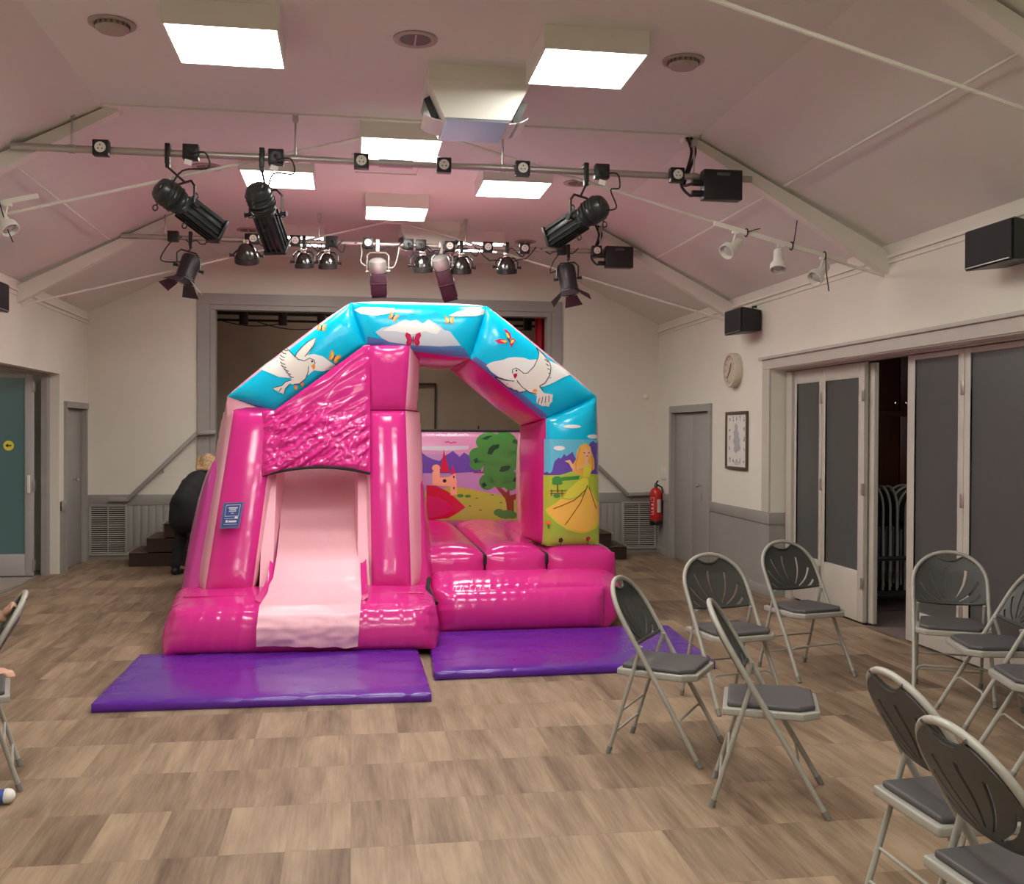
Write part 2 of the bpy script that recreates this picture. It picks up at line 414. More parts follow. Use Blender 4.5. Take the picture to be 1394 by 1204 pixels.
# ---- doors
def knob(parent, p, axis, m_=M_CHROME, r=.026):
    m = MB(); m.lathe([(.012, 0), (.012, .03), (r*.8, .035), (r, .05), (r*.8, .065), (.002, .07)], frame_to(p, axis, (0, 0, 1)), 16)
    return m.build('knob', m_, parent)
m = MB(); m.bx(XR+.03, XR+.07, DR0, (DR0+DR1)/2-.004, .005, DZ-.01, .004); m.bx(XR+.03, XR+.07, (DR0+DR1)/2+.004, DR1, .005, DZ-.01, .004)
d = struct('door_1', m, M_GREY, 'grey flush double door in the far end of the right wall', 'door')
m = MB()
m.bx(XR-.03, XR-.001, DR0-.08, DR0+.003, 0, DZ-.003); m.bx(XR-.03, XR-.001, DR1-.003, DR1+.08, 0, DZ-.003); m.bx(XR-.03, XR-.001, DR0-.08, DR1+.08, DZ-.002, DZ+.085)
m.bx(XR-.001, XR+.028, DR1-.02, DR1-.003, 0, DZ-.004)
m.build('door_frame', M_GREY, d); knob(d, (XR+.03, 11.70, .99), (-1, 0, 0))
MB().box((XR+.027, 11.70, .86), (.006, .03, .09), None, .002).build('keyhole_plate', M_GREYD, d)
m = MB(); m.bx(XL-.07, XL-.03, DL0, DL1, .005, DZ-.01, .004)
d = struct('door_2', m, M_GREY, 'narrow grey flush door in the far left corner', 'door')
m = MB()
m.bx(XL+.001, XL+.03, DL0-.06, DL0+.003, 0, DZ-.003); m.bx(XL+.001, XL+.03, DL1-.003, DL1+.06, 0, DZ-.003); m.bx(XL+.001, XL+.04, DL0-.06, DL1+.06, DZ-.002, DZ+.07)
m.bx(XL-.028, XL+.001, DL1-.02, DL1-.003, 0, DZ-.004)
m.build('door_frame', M_GREY, d); knob(d, (XL-.03, 12.80, 1.03), (1, 0, 0))
# folding glazed leaves on the right, in the plane x = 4.27..4.31
FX = 4.29
dn = [3]
def leaf(y0, y1, label, kick=.45, top=2.23, gl=2.10, ang=0., sa=.06, sb=.06):
    """leaf between y0 (far) and y1 (near)"""
    d = struct('door_%d' % dn[0], MB().bx(FX-.02, FX+.02, y1, y1+sb, .02, top, .004).bx(FX-.02, FX+.02, y0-sa, y0, .02, top, .004)
               .bx(FX-.02, FX+.02, y1+sb, y0-sa, gl, top, .004).bx(FX-.02, FX+.02, y1+sb, y0-sa, .02, kick, .004), M_TRIM, label, 'door', smooth=True)
    dn[0] += 1
    MB().bx(FX-.005, FX+.005, y1+sb-.01, y0-sa+.01, kick-.01, gl+.01).build('glass_pane', M_GLASS, d)
    m = MB()
    for z in (.35, 1.15, 1.95): m.bx(FX-.028, FX-.018, y1-.012, y1+.03, z-.05, z+.05, .003)
    m.build('hinge', M_STEEL, d)
    return d
leaf(9.44, 8.845, 'glazed folding door leaf at the far end of the right opening', sa=.05, sb=.06)
leaf(8.84, 8.06, 'glazed folding door leaf with chipped kick panel beside the gap', sa=.06, sb=.10)
leaf(7.38, 6.64, 'glazed folding door leaf on the near side of the gap', kick=.26, gl=2.19, sa=.10, sb=.07)
leaf(6.635, 5.60, 'wide dark glazed leaf second from the gap', kick=.26, gl=2.19, sa=.07, sb=.07)
leaf(5.595, 4.6, 'dark glazed leaf third from the gap', kick=.26, gl=2.19)
leaf(4.595, 3.6, 'dark glazed leaf nearest the photographer', kick=.26, gl=2.19)
# the leaf folded back into the store, seen edge on
m = MB().bx(FX+.035, FX+.075, 7.99, 8.74, .02, 2.22, .004)
struct('door_%d' % dn[0], m, M_TRIM, 'folded back door leaf seen edge on at the gap', 'door'); dn[0] += 1
m = MB(); m.bx(FX-.045, FX+.045, YW-.155, YW-.032, 0, O_T-.024); m.bx(FX-.045, FX+.045, 3.0, YW-.002, 2.236, 2.248)
struct('trim_21', m, M_TRIM, 'stone painted door lining of the right opening', 'door lining')
# store room beyond
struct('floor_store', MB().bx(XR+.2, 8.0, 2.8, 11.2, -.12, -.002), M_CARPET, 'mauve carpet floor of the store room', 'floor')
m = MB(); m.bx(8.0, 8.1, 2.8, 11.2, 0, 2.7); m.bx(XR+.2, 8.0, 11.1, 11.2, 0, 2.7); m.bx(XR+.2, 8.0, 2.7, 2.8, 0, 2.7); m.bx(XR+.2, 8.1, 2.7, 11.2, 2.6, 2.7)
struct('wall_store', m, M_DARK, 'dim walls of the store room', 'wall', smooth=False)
# left opening: corridor and glass leaf
struct('floor_corridor', MB().bx(-6.6, XL-.2, 8.0, 12.6, -.12, -.002), M_CORR, 'pale corridor floor beyond the left opening', 'floor')
m = MB(); m.bx(-6.7, -6.6, 8.0, 12.6, 0, 2.5); m.bx(-6.6, XL-.2, 12.5, 12.6, 0, 2.5); m.bx(-6.6, XL-.2, 7.9, 8.0, 0, 2.5); m.bx(-6.7, XL-.2, 7.9, 12.6, 2.42, 2.5)
struct('wall_corridor', m, M_WALL, 'cream walls of the corridor beyond the left opening', 'wall', smooth=False)
YD = 11.95
m = MB(); m.bx(-3.56, -3.47, YD-.02, YD+.02, .01, 2.235, .004); m.bx(-4.45, -4.36, YD-.02, YD+.02, .01, 2.235, .004); m.bx(-4.36, -3.56, YD-.02, YD+.02, .01, .25, .004); m.bx(-4.36, -3.56, YD-.02, YD+.02, 2.19, 2.235, .004)
d = struct('door_%d' % dn[0], m, M_LGREY, 'open teal glazed door leaf at the left opening', 'door'); dn[0] += 1
MB().bx(-4.37, -3.55, YD-.005, YD+.005, .24, 2.2).build('glass_pane', M_TEAL, d)
m = MB()
for z in (.12, 1.0, 2.1): m.bx(-3.475, -3.455, YD-.03, YD+.03, z-.06, z+.06, .003)
m.build('hinge', M_STEEL, d)
MB().bx(-3.53, -3.50, YD-.045, YD-.02, .92, 1.12, .006).build('handle', M_WHITE, d)
m = MB(); m.bx(XL-.16, XL-.1, 12.0, 12.118, 0, O_T-.034); m.bx(XL-.16, XL-.12, 8.6, 12.1, O_T-.032, O_T-.002)
struct('trim_22', m, M_GREYD, 'grey track and door post of the left opening', 'door post')
struct('trim_23', MB().bx(XL-.20, XL-.15, 8.6, 12.0, -.003, .006), M_STEEL, 'metal floor track across the left opening', 'floor track')
st = MB(); st.lathe([(.001, 0), (.055, 0), (.055, .0015), (.001, .0015)], frame_to((-3.73, YD-.0065, 1.445), (0, -1, 0)), 28)
st = st.build('door_sticker', M_YEL); setp(st, 'round yellow sticker with a black arrow on the teal glass door', 'sticker')
m = MB(); yy = YD-.0088
m.prism([(-3.765, yy, 1.445), (-3.735, yy, 1.468), (-3.735, yy, 1.452), (-3.70, yy, 1.452), (-3.70, yy, 1.438), (-3.735, yy, 1.438), (-3.735, yy, 1.422)], (0, -.001, 0))
m.build('arrow', M_BLACK, st)
# ---- steps and handrails either side
def steps(x0, sg, label, name='stage_steps'):
    t = thing(name, label, 'steps', (x0, YB-.4, 0))
    m = MB(); tr = MB(); ns = MB()
    for k in range(5):
        xa = x0+sg*.2*k; xb = x0+sg*1.12
        m.bx(min(xa, xb), max(xa, xb), 12.65, YB-.04, .172*k, .172*(k+1)-.012)
        ta, tb = xa-sg*.02, xa+sg*.215
        tr.bx(min(ta, tb), max(ta, tb), 12.63, YB-.04, .172*(k+1)-.014, .172*(k+1), .003)
        na = xa-sg*.024
        ns.bx(min(na, na+sg*.03), max(na, na+sg*.03), 12.62, YB-.04, .172*(k+1)-.012, .172*(k+1)+.004, .003)
    m.build('riser_box', M_BROWN, t); tr.build('tread', M_TREAD, t); ns.build('nosing', M_BRASS, t, label='brass nosing')
steps(-2.61, 1, 'dark brown stage steps in the left corner beside the person in black')
steps(3.47, -1, 'dark brown stage steps on the right, beside the right wall vent')
def handrail(pts, label):
    t = thing('handrail', label, 'handrail', pts[0])
    m = MB()
    for a, b in zip(pts, pts[1:]):
        a, b = V(a), V(b); d = (b-a); L = d.length
        m.box((a+b)/2, (L+.03, .05, .055), frame_to((0, 0, 0), (0, -1, 0), d).to_3x3(), .01)
    m.build('rail', M_GREY, t)
    for p in (pts[0].lerp(pts[1], .8), pts[1].lerp(pts[2], .5), pts[2].lerp(pts[3], .4)):
        MB().tube([p+V((0, 0, -.03)), p+V((0, .02, -.07)), p+V((0, .07, -.07))], .009, 8).build('bracket', M_STEEL, t)
handrail([V((-2.97, 13.31, .755)), V((-2.76, 13.31, .755)), V((-1.93, 13.31, 1.585)), V((-1.71, 13.31, 1.60))], 'sloping grey handrail on the back wall left of the bouncy castle')
handrail([V((3.95, 13.31, .80)), V((3.66, 13.31, .79)), V((2.80, 13.31, 1.585)), V((2.58, 13.31, 1.60))], 'sloping grey handrail on the back wall right of the bouncy castle')
# ---- wall vents
def vent(x0, x1, z0, z1, label):
    t = thing('wall_vent', label, 'vent', ((x0+x1)/2, YB-.04, z0))
    y = YB-.04
    m = MB(); b = .03
    m.bx(x0-b, x1+b, y-.015, y, z1, z1+b, .003); m.bx(x0-b, x1+b, y-.015, y, z0-b, z0, .003); m.bx(x0-b, x0, y-.015, y, z0, z1, .003); m.bx(x1, x1+b, y-.015, y, z0, z1, .003)
    m.bx((x0+x1)/2-.006, (x0+x1)/2+.006, y-.014, y, z0, z1)
    m.build('frame', M_GREY, t); MB().bx(x0, x1, y-.002, y, z0, z1).build('backing', M_SHADE, t)
    m = MB(); z = z0+.012
    while z < z1-.005:
        m.box(((x0+x1)/2, y-.007, z), (x1-x0, .013, .0045), Matrix.Rotation(rad(30), 3, 'X')); z += .0262
    m.build('louvre', M_SLAT, t)
vent(-3.20, -2.80, .085, .665, 'slatted grey vent in the left corner of the back wall')
vent(3.62, 4.04, .085, .665, 'slatted grey vent on the back wall beside the fire extinguisher')

# ------------------------------------------------------------------ ceiling lamps and fittings
def ceiling_light(x, y, label, rz=0.):
    t = thing('ceiling_light', label, 'ceiling light', (x, y, ZC-.13), rz, 'square ceiling lights')
    m = MB(); h = .295; b = .012
    m.bx(x-h, x+h, y-h, y-h+b, ZC-.13, ZC-.0005); m.bx(x-h, x+h, y+h-b, y+h, ZC-.13, ZC-.0005); m.bx(x-h, x-h+b, y-h+b, y+h-b, ZC-.13, ZC-.0005); m.bx(x+h-b, x+h, y-h+b, y+h-b, ZC-.13, ZC-.0005)
    m.build('housing', M_WHITE, t)
    MB().bx(x-h+b, x+h-b, y-h+b, y+h-b, ZC-.126, ZC-.118).build('diffuser', M_LAMP, t)
for x, y, l in ((-.68, 5.76, 'square lit ceiling light at the top left of the photo'), (1.32, 5.77, 'square lit ceiling light at the top right, beside the near heater'),
                (.345, 7.64, 'square lit ceiling light just behind the near lighting bar'), (-.61, 8.72, 'square lit ceiling light above the second spotlight of the near bar'),
                (1.36, 8.72, 'square lit ceiling light between near bar and right socket boxes'), (.41, 9.89, 'square lit ceiling light in front of the far heater'),
                (-.60, 11.5, 'square lit ceiling light behind the far bar on the left'), (1.37, 11.5, 'square lit ceiling light behind the far bar on the right'),
                (.33, 4.62, 'square lit ceiling light over the chairs at the top edge'), (-.68, 2.8, 'square lit ceiling light above the photographer on the left'), (1.32, 2.8, 'square lit ceiling light above the photographer on the right'),
                (.33, 1.6, 'square lit ceiling light straight above the photographer'), (-.68, -.2, 'square lit ceiling light behind the photographer on the left'), (1.32, -.2, 'square lit ceiling light behind the photographer on the right')):
    ceiling_light(x, y, l)
def round_vent(x, y, label, k):
    t = thing('ceiling_vent', label, 'ceiling vent', (x, y, ZC-.04), 0, 'round ceiling vents')
    m = MB(); mt = Matrix.Translation((x, y, ZC))
    m.lathe([(.085, -.001), (.125, -.001), (.125, -.010), (.100, -.014), (.085, -.006)], mt, 28, cap=False)
    m.build('rim', mat('vent_rim', (.42, .36, .32), .5), t)
    m = MB()
    if k: m.lathe([(.088, -.002), (.090, -.03), (.075, -.045), (.002, -.048)], mt, 24)
    else: m.lathe([(.088, -.003), (.088, -.008), (.002, -.009)], mt, 24)
    m.build('valve', mat('vent_valve', (.40, .35, .30), .5) if k else mat('vent_dark', (.16, .13, .11), .6), t)
    if k:
        m = MB()
        for i in range(18):
            a = 2*math.pi*i/18; m.box((x+.091*math.cos(a), y+.091*math.sin(a), ZC-.016), (.006, .012, .026), Matrix.Rotation(a, 3, 'Z'))
        m.build('fin', mat('vent_fin', (.18, .15, .13), .5), t)
    else:
        MB().bx(x-.004, x+.004, y-.08, y+.08, ZC-.013, ZC-.008).build('crossbar', M_STEEL, t)
for x, y, k, l in ((-1.30, 5.86, 1, 'round ceiling vent left of the top left ceiling light'), (.345, 5.80, 0, 'flat round ceiling vent in front of the near heater'),
                   (1.94, 5.87, 1, 'round ceiling vent right of the top right ceiling light'), (-1.21, 8.89, 0, 'round ceiling vent behind the first spotlight of the near bar'),
                   (1.97, 8.89, 0, 'round ceiling vent behind the third spotlight of the near bar'), (-1.14, 11.6, 0, 'far round ceiling vent on the left, behind the far bar'),
                   (1.98, 11.73, 0, 'far round ceiling vent on the right, behind the far bar')):
    round_vent(x, y, l, k)
def heater(x, y, label):
    t = thing('ceiling_heater', label, 'heater', (x, y, ZC-.32), 0)
    z1 = ZC-.001
    a, b, c = .31, .205, .19
    P = lambda hx, hy, z: [(x-hx, y-hy, z), (x+hx, y-hy, z), (x-hx, y+hy, z), (x+hx, y+hy, z)]
    m = MB(); m.hexa(P(a, .31, z1-.10) + P(a, .31, z1)); m.hexa(P(b, .24, z1-.30)+P(a, .31, z1-.10))
    m.build('housing', M_WHITE, t, smooth=False)
    m = MB(); m.hexa(P(c, .225, z1-.312) + P(c+.008, .235, z1-.3005))
    m.build('reflector', M_MIRROR, t, smooth=False, label='blue-grey reflective lower panel')
    for sg in (-1, 1):
        m = MB(); q = [(x+sg*(a-.02), y-.13, z1-.14), (x+sg*(a-.02), y+.13, z1-.14), (x+sg*(b+.03), y+.11, z1-.265), (x+sg*(b+.03), y-.11, z1-.265)]
        m.prism(q, (sg*.035, 0, -.02)); m.build('air_grille', M_BLACKM, t, smooth=False)
        m = MB(); pts = []
        for i in range(7):
            u = i/6; pts.append((u, .10*math.sin(u*1.6)))
        for i in range(6):
            (u0_, d0), (u1_, d1) = pts[i], pts[i+1]
            qa = [V((x+sg*(b-.01+.13*u0_), y-.16, z1-.30+.10*u0_-d0*.6)), V((x+sg*(b-.01+.13*u1_), y-.16, z1-.30+.10*u1_-d1*.6))]
            m.prism([qa[0], qa[1], qa[1]+V((0, 0, .006)), qa[0]+V((0, 0, .006))], (0, .32, 0))
        m.build('deflector', M_WHITE, t)
heater(.755, 6.47, 'white tapered ceiling heater hanging between the two nearest lights')
heater(.81, 11.08, 'white tapered ceiling heater hanging above the far lighting bar')
m = MB(); hx0, hx1, hy0, hy1 = -.01, .57, 8.27, 8.86; z = ZC-.012
m.bx(hx0, hx1, hy0, hy0+.03, z, ZC); m.bx(hx0, hx1, hy1-.03, hy1, z, ZC); m.bx(hx0, hx0+.03, hy0+.03, hy1-.03, z, ZC); m.bx(hx1-.03, hx1, hy0+.03, hy1-.03, z, ZC); m.bx(hx0+.034, hx1-.034, hy0+.034, hy1-.034, ZC-.006, ZC)
struct('trim_24', m, M_CEIL, 'square loft hatch frame in the flat ceiling', 'hatch')
m = MB(); m.bx(.69, .93, 7.54, 7.80, ZC-.008, ZC, .002)
struct('trim_25', m, M_CEIL, 'small blank access plate in the flat ceiling', 'hatch')

# ------------------------------------------------------------------ lighting bars with socket boxes
def socket_box(parent, p, m_box=M_BLACK, face=1):
    s = .105
    b = MB().box(p, (s, .07, s), None, .006).build('socket_box', m_box, parent)
    m = MB(); m.lathe([(.001, 0), (.036, 0), (.036, .006), (.001, .006)], frame_to(p+V((0, -.035, 0)), (0, -1, 0)), 20)
    o = m.build('socket', M_WHITE if face else M_BLACK, b)
    if face:
        m = MB()
        for dx, dz in ((0, .014), (-.013, -.010), (.013, -.010)): m.lathe([(.001, 0), (.005, 0), (.005, .001), (.001, .001)], frame_to(p+V((dx, -.0412, dz)), (0, -1, 0)), 8)
        # pin holes belong to the socket
        me = m.mesh(); me.materials.append(M_BLACK)
        bm = bmesh.new(); bm.from_mesh(o.data); n0 = len(bm.faces); me.transform(WM[o.name].inverted()); bm.from_mesh(me); bm.faces.ensure_lookup_table()
        for f in bm.faces[n0:]: f.material_index = 1
        bm.to_mesh(o.data); bm.free(); o.data.materials.append(M_BLACK)
    else:
        MB().tube([p+V((.0, -.04, 0)), p+V((.01, -.075, -.01)), p+V((.015, -.08, -.045))], .014, 8).build('plug', M_RUBBER, b)
    return b
def spline(pts):
    P = [V(p) for p in pts]; Q = []
    for i in range(len(P)-1):
        a = P[max(i-1, 0)]; b = P[i]; c = P[i+1]; d = P[min(i+2, len(P)-1)]
        for k in range(6):
            u = k/6; Q.append(.5*((2*b)+(c-a)*u+(2*a-5*b+4*c-d)*u*u+(3*b-a-3*c+d)*u*u*u))
    return Q+[P[-1]]
def lighting_bar(Y, z, x0, x1, sockets, drops, box, label, r=.025):
    t = thing('lighting_bar', label, 'lighting bar', ((x0+x1)/2, Y, z))
    MB().tube([(x0, Y, z), (x1, Y, z)], r, 16).build('pipe', M_STEEL, t)
    for dx, ztop in drops:
        m = MB(); m.tube([(dx, Y, z+.02), (dx, Y, ztop)], .007, 8); m.tube([(dx-.02, Y, z), (dx+.02, Y, z)], r+.006, 12); m.box((dx, Y, ztop-.02), (.04, .04, .05), None, .004)
        m.build('hanger', M_STEEL, t)
    for px, py, f in sockets:
        p = aty(px, py, Y-.045); p.z = z + (p.z-z)*.5
        socket_box(t, p, face=f)
    bx0, bx1, bz0, bz1 = box
    jb = MB().box(((bx0+bx1)/2, Y-.09, (bz0+bz1)/2), (bx1-bx0, .10, bz1-bz0), None, .008).build('junction_box', M_BLACK, t)
    m = MB().box(((bx0+bx1)/2, Y-.1415, bz1-.035), (.10, .002, .022)); m.build('nameplate', mat('dark_nameplate', (.10, .10, .10), .5), jb)
    for k, dz in enumerate((.05, .13)):
        m = MB(); e = V((bx0, Y-.07, bz0+dz)); a = V((drops[-1][0]-.05+k*.03, Y+.02, ZC-.01)) if drops[-1][1] > 3.5 else V((bx0-.1, Y, z))
        m.tube(spline([a, a+V((.04, .01, -.10)), V((bx0-.07+.02*k, Y+.04, z+.07)), V((bx0-.12+.025*k, Y+.035, z-.05)), e+V((-.085, .01, -.012)), e+V((-.04, 0, 0)), e]), .011, 8)
        m.tube([e+V((-.07, 0, 0)), e], .024, 10)
        m.build('supply_cable', M_RUBBER, jb)
    return t
B1Y, B1Z, B2Y, B2Z = 7.33, 3.53, 10.6, 3.545
def bx_at(px, py, Y): return aty(px, py, Y).x
b1 = lighting_bar(B1Y, B1Z, -2.275, 2.96, [(138, 202, 1), (260, 208, 0), (376, 216, 0), (492, 222, 1), (604, 228, 1), (711, 232, 1), (819, 235, 0), (921, 240, 1)],
                  [(-1.886, 3.79), (-.40, 3.83), (1.07, 3.83), (2.51, 3.80)], (bx_at(955, 258, 7.25), bx_at(1007, 258, 7.25), 3.34, 3.56), 'steel lighting bar nearest the camera, carrying three long black spotlights')
MB().tube([(.18, B1Y, B1Z), (.42, B1Y, B1Z)], .033, 14).build('pipe_sleeve', M_STEEL, b1)
b2 = lighting_bar(B2Y, B2Z, -2.26, 3.06, [(236, 322, 0), (292, 323, 1), (345, 325, 1), (402, 328, 1), (453, 329, 0), (501, 331, 1), (556, 333, 0), (573, 334, 0), (612, 336, 1), (664, 337, 1), (714, 339, 1), (764, 341, 0), (812, 342, 1)],
                  [(-1.846, 3.82), (-.34, 3.83), (1.16, 3.83), (2.60, 3.80)], (bx_at(824, 352, 10.5), bx_at(861, 352, 10.5), 3.36, 3.585), 'steel lighting bar farther from the camera, crowded with small lamps')
# loose cable runs along the far bar
for i, (xa, xb, d) in enumerate(((-1.7, -1.3, .05), (-.55, -.1, .06), (.02, .5, .05), (.7, 1.1, .07), (1.25, 1.9, .16), (1.95, 2.35, .04))):
    MB().tube([p+V((0, -.03+.02*math.sin(j), .02*math.sin(j*1.7))) for j, p in enumerate(sag((xa, B2Y, B2Z), (xb, B2Y, B2Z), d, 12))], .006, 6).build('flex', M_RUBBER, b2)

def clamp_yoke(t, X, Y, zb, piv, side, hw, dropz=.10):
    """hook clamp on the pipe and a U yoke down to the pivot on both sides of the body"""
    m = MB(); m.box((X, Y-.03, zb-.01), (.035, .022, .14), None, .004); m.box((X, Y+.0, zb+.045), (.035, .07, .02), None, .004); m.box((X, Y-.015, zb-.085), (.03, .04, .04), None, .004)
    m.build('hook_clamp', M_BLACK, t)
    top = V((X, Y-.01, zb-.10)); s = V(side)
    zt = min(top.z, piv.z+hw*1.1+.04)
    m = MB()
    if zt < top.z-.005: m.tube([top, V((piv.x, piv.y, zt))], .008, 8)
    c = V((piv.x, piv.y, zt)); k = hw*.35
    pts = [piv-s*hw, V((piv.x, piv.y, zt-k))-s*hw, V((piv.x, piv.y, zt))-s*(hw-k), c+s*(hw-k), V((piv.x, piv.y, zt-k))+s*hw, piv+s*hw]
    m.tube(pts, .009, 8)
    m.build('yoke', M_BLACKM, t)
    for sg in (-1, 1):
        m = MB(); m.tube([piv+s*sg*(hw-.012), piv+s*sg*(hw+.03)], .014, 10); m.tube([piv+s*sg*(hw+.03), piv+s*sg*(hw+.035)], .022, 10); m.build('locking_knob', M_BLACK, t)
def cable(t, pts, m_=M_RUBBER, r=.006):
    # smooth the polyline a little
    P = [V(p) for p in pts]; Q = []
    for i in range(len(P)-1):
        a = P[max(i-1, 0)]; b = P[i]; c = P[i+1]; d = P[min(i+2, len(P)-1)]
        for k in range(6):
            u = k/6; Q.append(.5*((2*b)+(c-a)*u+(2*a-5*b+4*c-d)*u*u+(3*b-a-3*c+d)*u*u*u))
    Q.append(P[-1]); MB().tube(Q, r, 6).build('power_cable', m_, t)
def long_spot(label, X, piv, d, sock, L=.52):
    d = V(d).normalized(); side = d.cross(V((0, 0, 1))).normalized()
    t = thing('stage_spotlight', label, 'spotlight', (X, B1Y, B1Z), 0, 'long spotlights on the near bar')
    o = piv - d*L*.42; mt = frame_to(o, d, side) @ Matrix.Diagonal((.94, .94, .76, 1))
    m = MB()   # rounded lamp house
    for zz, (wa, ha) in ((0, (0, 0)),): pass
    prof = [(.030, -.02), (.075, -.008), (.092, .02), (.098, .07), (.098, .17), (.088, .235), (.070, .25)]
    m.lathe(prof, mt, 14)
    for i in range(4): m.lathe([(.098, .05+.04*i), (.105, .055+.04*i), (.105, .063+.04*i), (.098, .068+.04*i)], mt, 14, cap=False)
    m.box(mt @ V((0, 0, .0)), (.10, .05, .05), mt.to_3x3(), .01)
    m.build('lamp_house', M_BLACKM, t)
    m = MB(); R3 = mt.to_3x3()
    m.box(mt @ V((0, 0, .44)), (.145, .135, .42), R3, .022)
    for sx in (-.06, -.02, .02, .06):
        m.box(mt @ V((sx, .072, .46)), (.010, .018, .38), R3); m.box(mt @ V((sx, -.072, .46)), (.010, .018, .38), R3)
    for sy in (-.05, 0, .05): m.box(mt @ V((.076, sy, .46)), (.018, .010, .36), R3); m.box(mt @ V((-.076, sy, .46)), (.018, .010, .36), R3)
    m.build('lens_barrel', M_BLACKM, t)
    m = MB(); m.box(mt @ V((0, 0, .665)), (.18, .17, .03), R3, .006); m.build('gel_frame', M_BLACK, t)
    m = MB(); m.lathe([(.001, 0), (.06, 0), (.06, .004), (.001, .012)], mt @ Matrix.Translation((0, 0, .682)), 20); m.build('lens', mat('lens_glass', (.10, .11, .12), .06, spec=.9), t)
    for ax, zz in ((V((1, 0, 0)), .30), (V((-1, 0, 0)), .30), (V((0, -1, 0)), .33), (V((0, 1, 0)), .36), (V((0, 1, 0)), .05)):
        m = MB(); b = V((0, 0, zz)); z_ = V((0, 0, 1)); st_ = .075 if zz > .1 else .10
        m.tube([mt @ (b+ax*st_), mt @ (b+ax*(st_+.03))], .006, 6)
        m.tube([mt @ (b+ax*(st_+.05+.022*math.cos(q*math.pi/6))+z_*(.022*math.sin(q*math.pi/6))) for q in range(12)], .005, 6, closed=True)
        m.build('shutter_handle', M_BLACK, t)
    clamp_yoke(t, X, B1Y, B1Z, piv, side, .118)
    m = MB(); e = mt @ V((0, .05, .0)); s_ = V(sock)
    cable(t, [e, e+V((.08, -.02, .02)), e.lerp(s_, .55)+V((.05, -.03, -.0)), s_+V((.12, -.05, -.10)), s_+V((.10, -.05, .0)), s_])
    MB().box(s_+V((-.01, -.06, -.07)), (.05, .006, .035), Matrix.Rotation(rad(15), 3, 'Y')).build('tag', M_PAPER, t)
long_spot('long black stage spotlight hanging first from the left on the near bar', bx_at(229, 225, B1Y), aty(252, 282, 7.36), (.43, .36, -.29), aty(260, 210, 7.2))
long_spot('long black stage spotlight aimed steeply down, second on the near bar', bx_at(357, 230, B1Y), aty(362, 292, 7.36), (.14, .45, -.42), aty(376, 218, 7.2))
long_spot('long black stage spotlight hanging at the right end of the near bar', bx_at(797, 240, B1Y), aty(790, 299, 7.36), (-.36, .42, -.22), aty(819, 238, 7.2))

def par_lamp(label, px, py, d, k=1.0, sock=None, twin=0):
    piv = aty(px, py, B2Y); X = bx_at(px, 335, B2Y); d = V(d).normalized(); side = d.cross(V((0, 1, 0.01))).normalized(); side = V((side.x, side.y, 0)).normalized()
    t = thing('par_lamp', label, 'stage lamp', (X, B2Y, B2Z), 0, 'small round lamps on the far bar')
    mt = frame_to(piv - d*.05*k, d, side)
    m = MB(); m.lathe([(.002, -.06*k), (.035*k, -.058*k), (.06*k, -.035*k), (.088*k, .02*k), (.098*k, .07*k), (.100*k, .10*k), (.090*k, .104*k)], mt, 22, cap=False); m.build('reflector_bowl', mat('smoked_chrome', (.10, .10, .095), .18, metal=.9), t)
    m = MB(); m.lathe([(.100*k, .062*k), (.108*k, .066*k), (.108*k, .112*k), (.098*k, .116*k), (.092*k, .10*k)], mt, 22, cap=False); m.build('front_ring', M_BLACKM, t)
    m = MB(); m.lathe([(.092*k, .102*k), (.06*k, .118*k), (.002, .125*k)], mt, 20, cap=False); m.build('lens', mat('lamp_lens', (.20, .19, .17), .08, spec=.9), t)
    m = MB(); m.box(mt @ V((0, 0, -.075*k)), (.06, .05, .05), mt.to_3x3(), .008); m.build('lamp_holder', M_CHROME, t)
    clamp_yoke(t, X, B2Y, B2Z, piv, side, .115*k)
    e = mt @ V((0, 0, -.09*k)); s_ = V((X+.18, B2Y-.06, B2Z-.02)) if sock is None else V(sock)
    cable(t, [e, e+V((.05, 0, .06)), e.lerp(s_, .5)+V((.06, 0, -.05)), s_])
dn_ = (0.05, .25, -1.)
par_lamp('round black stage lamp on the far bar, left beneath a steep spotlight', 336, 348, (.0, .42, -.9), 1.15)
par_lamp('round stage lamp on the far bar, left one of a close pair', 414, 357, dn_, .9)
par_lamp('round stage lamp on the far bar, right one of a close pair', 446, 358, dn_, .9)
par_lamp('round stage lamp on the far bar between the two burgundy spotlights', 575, 362, dn_)
par_lamp('round stage lamp on the far bar touching the tilted burgundy spotlight', 628, 364, dn_)
par_lamp('round stage lamp on the far bar, alone right of the burgundy spotlights', 690, 364, dn_, 1.0, aty(716, 340, B2Y))
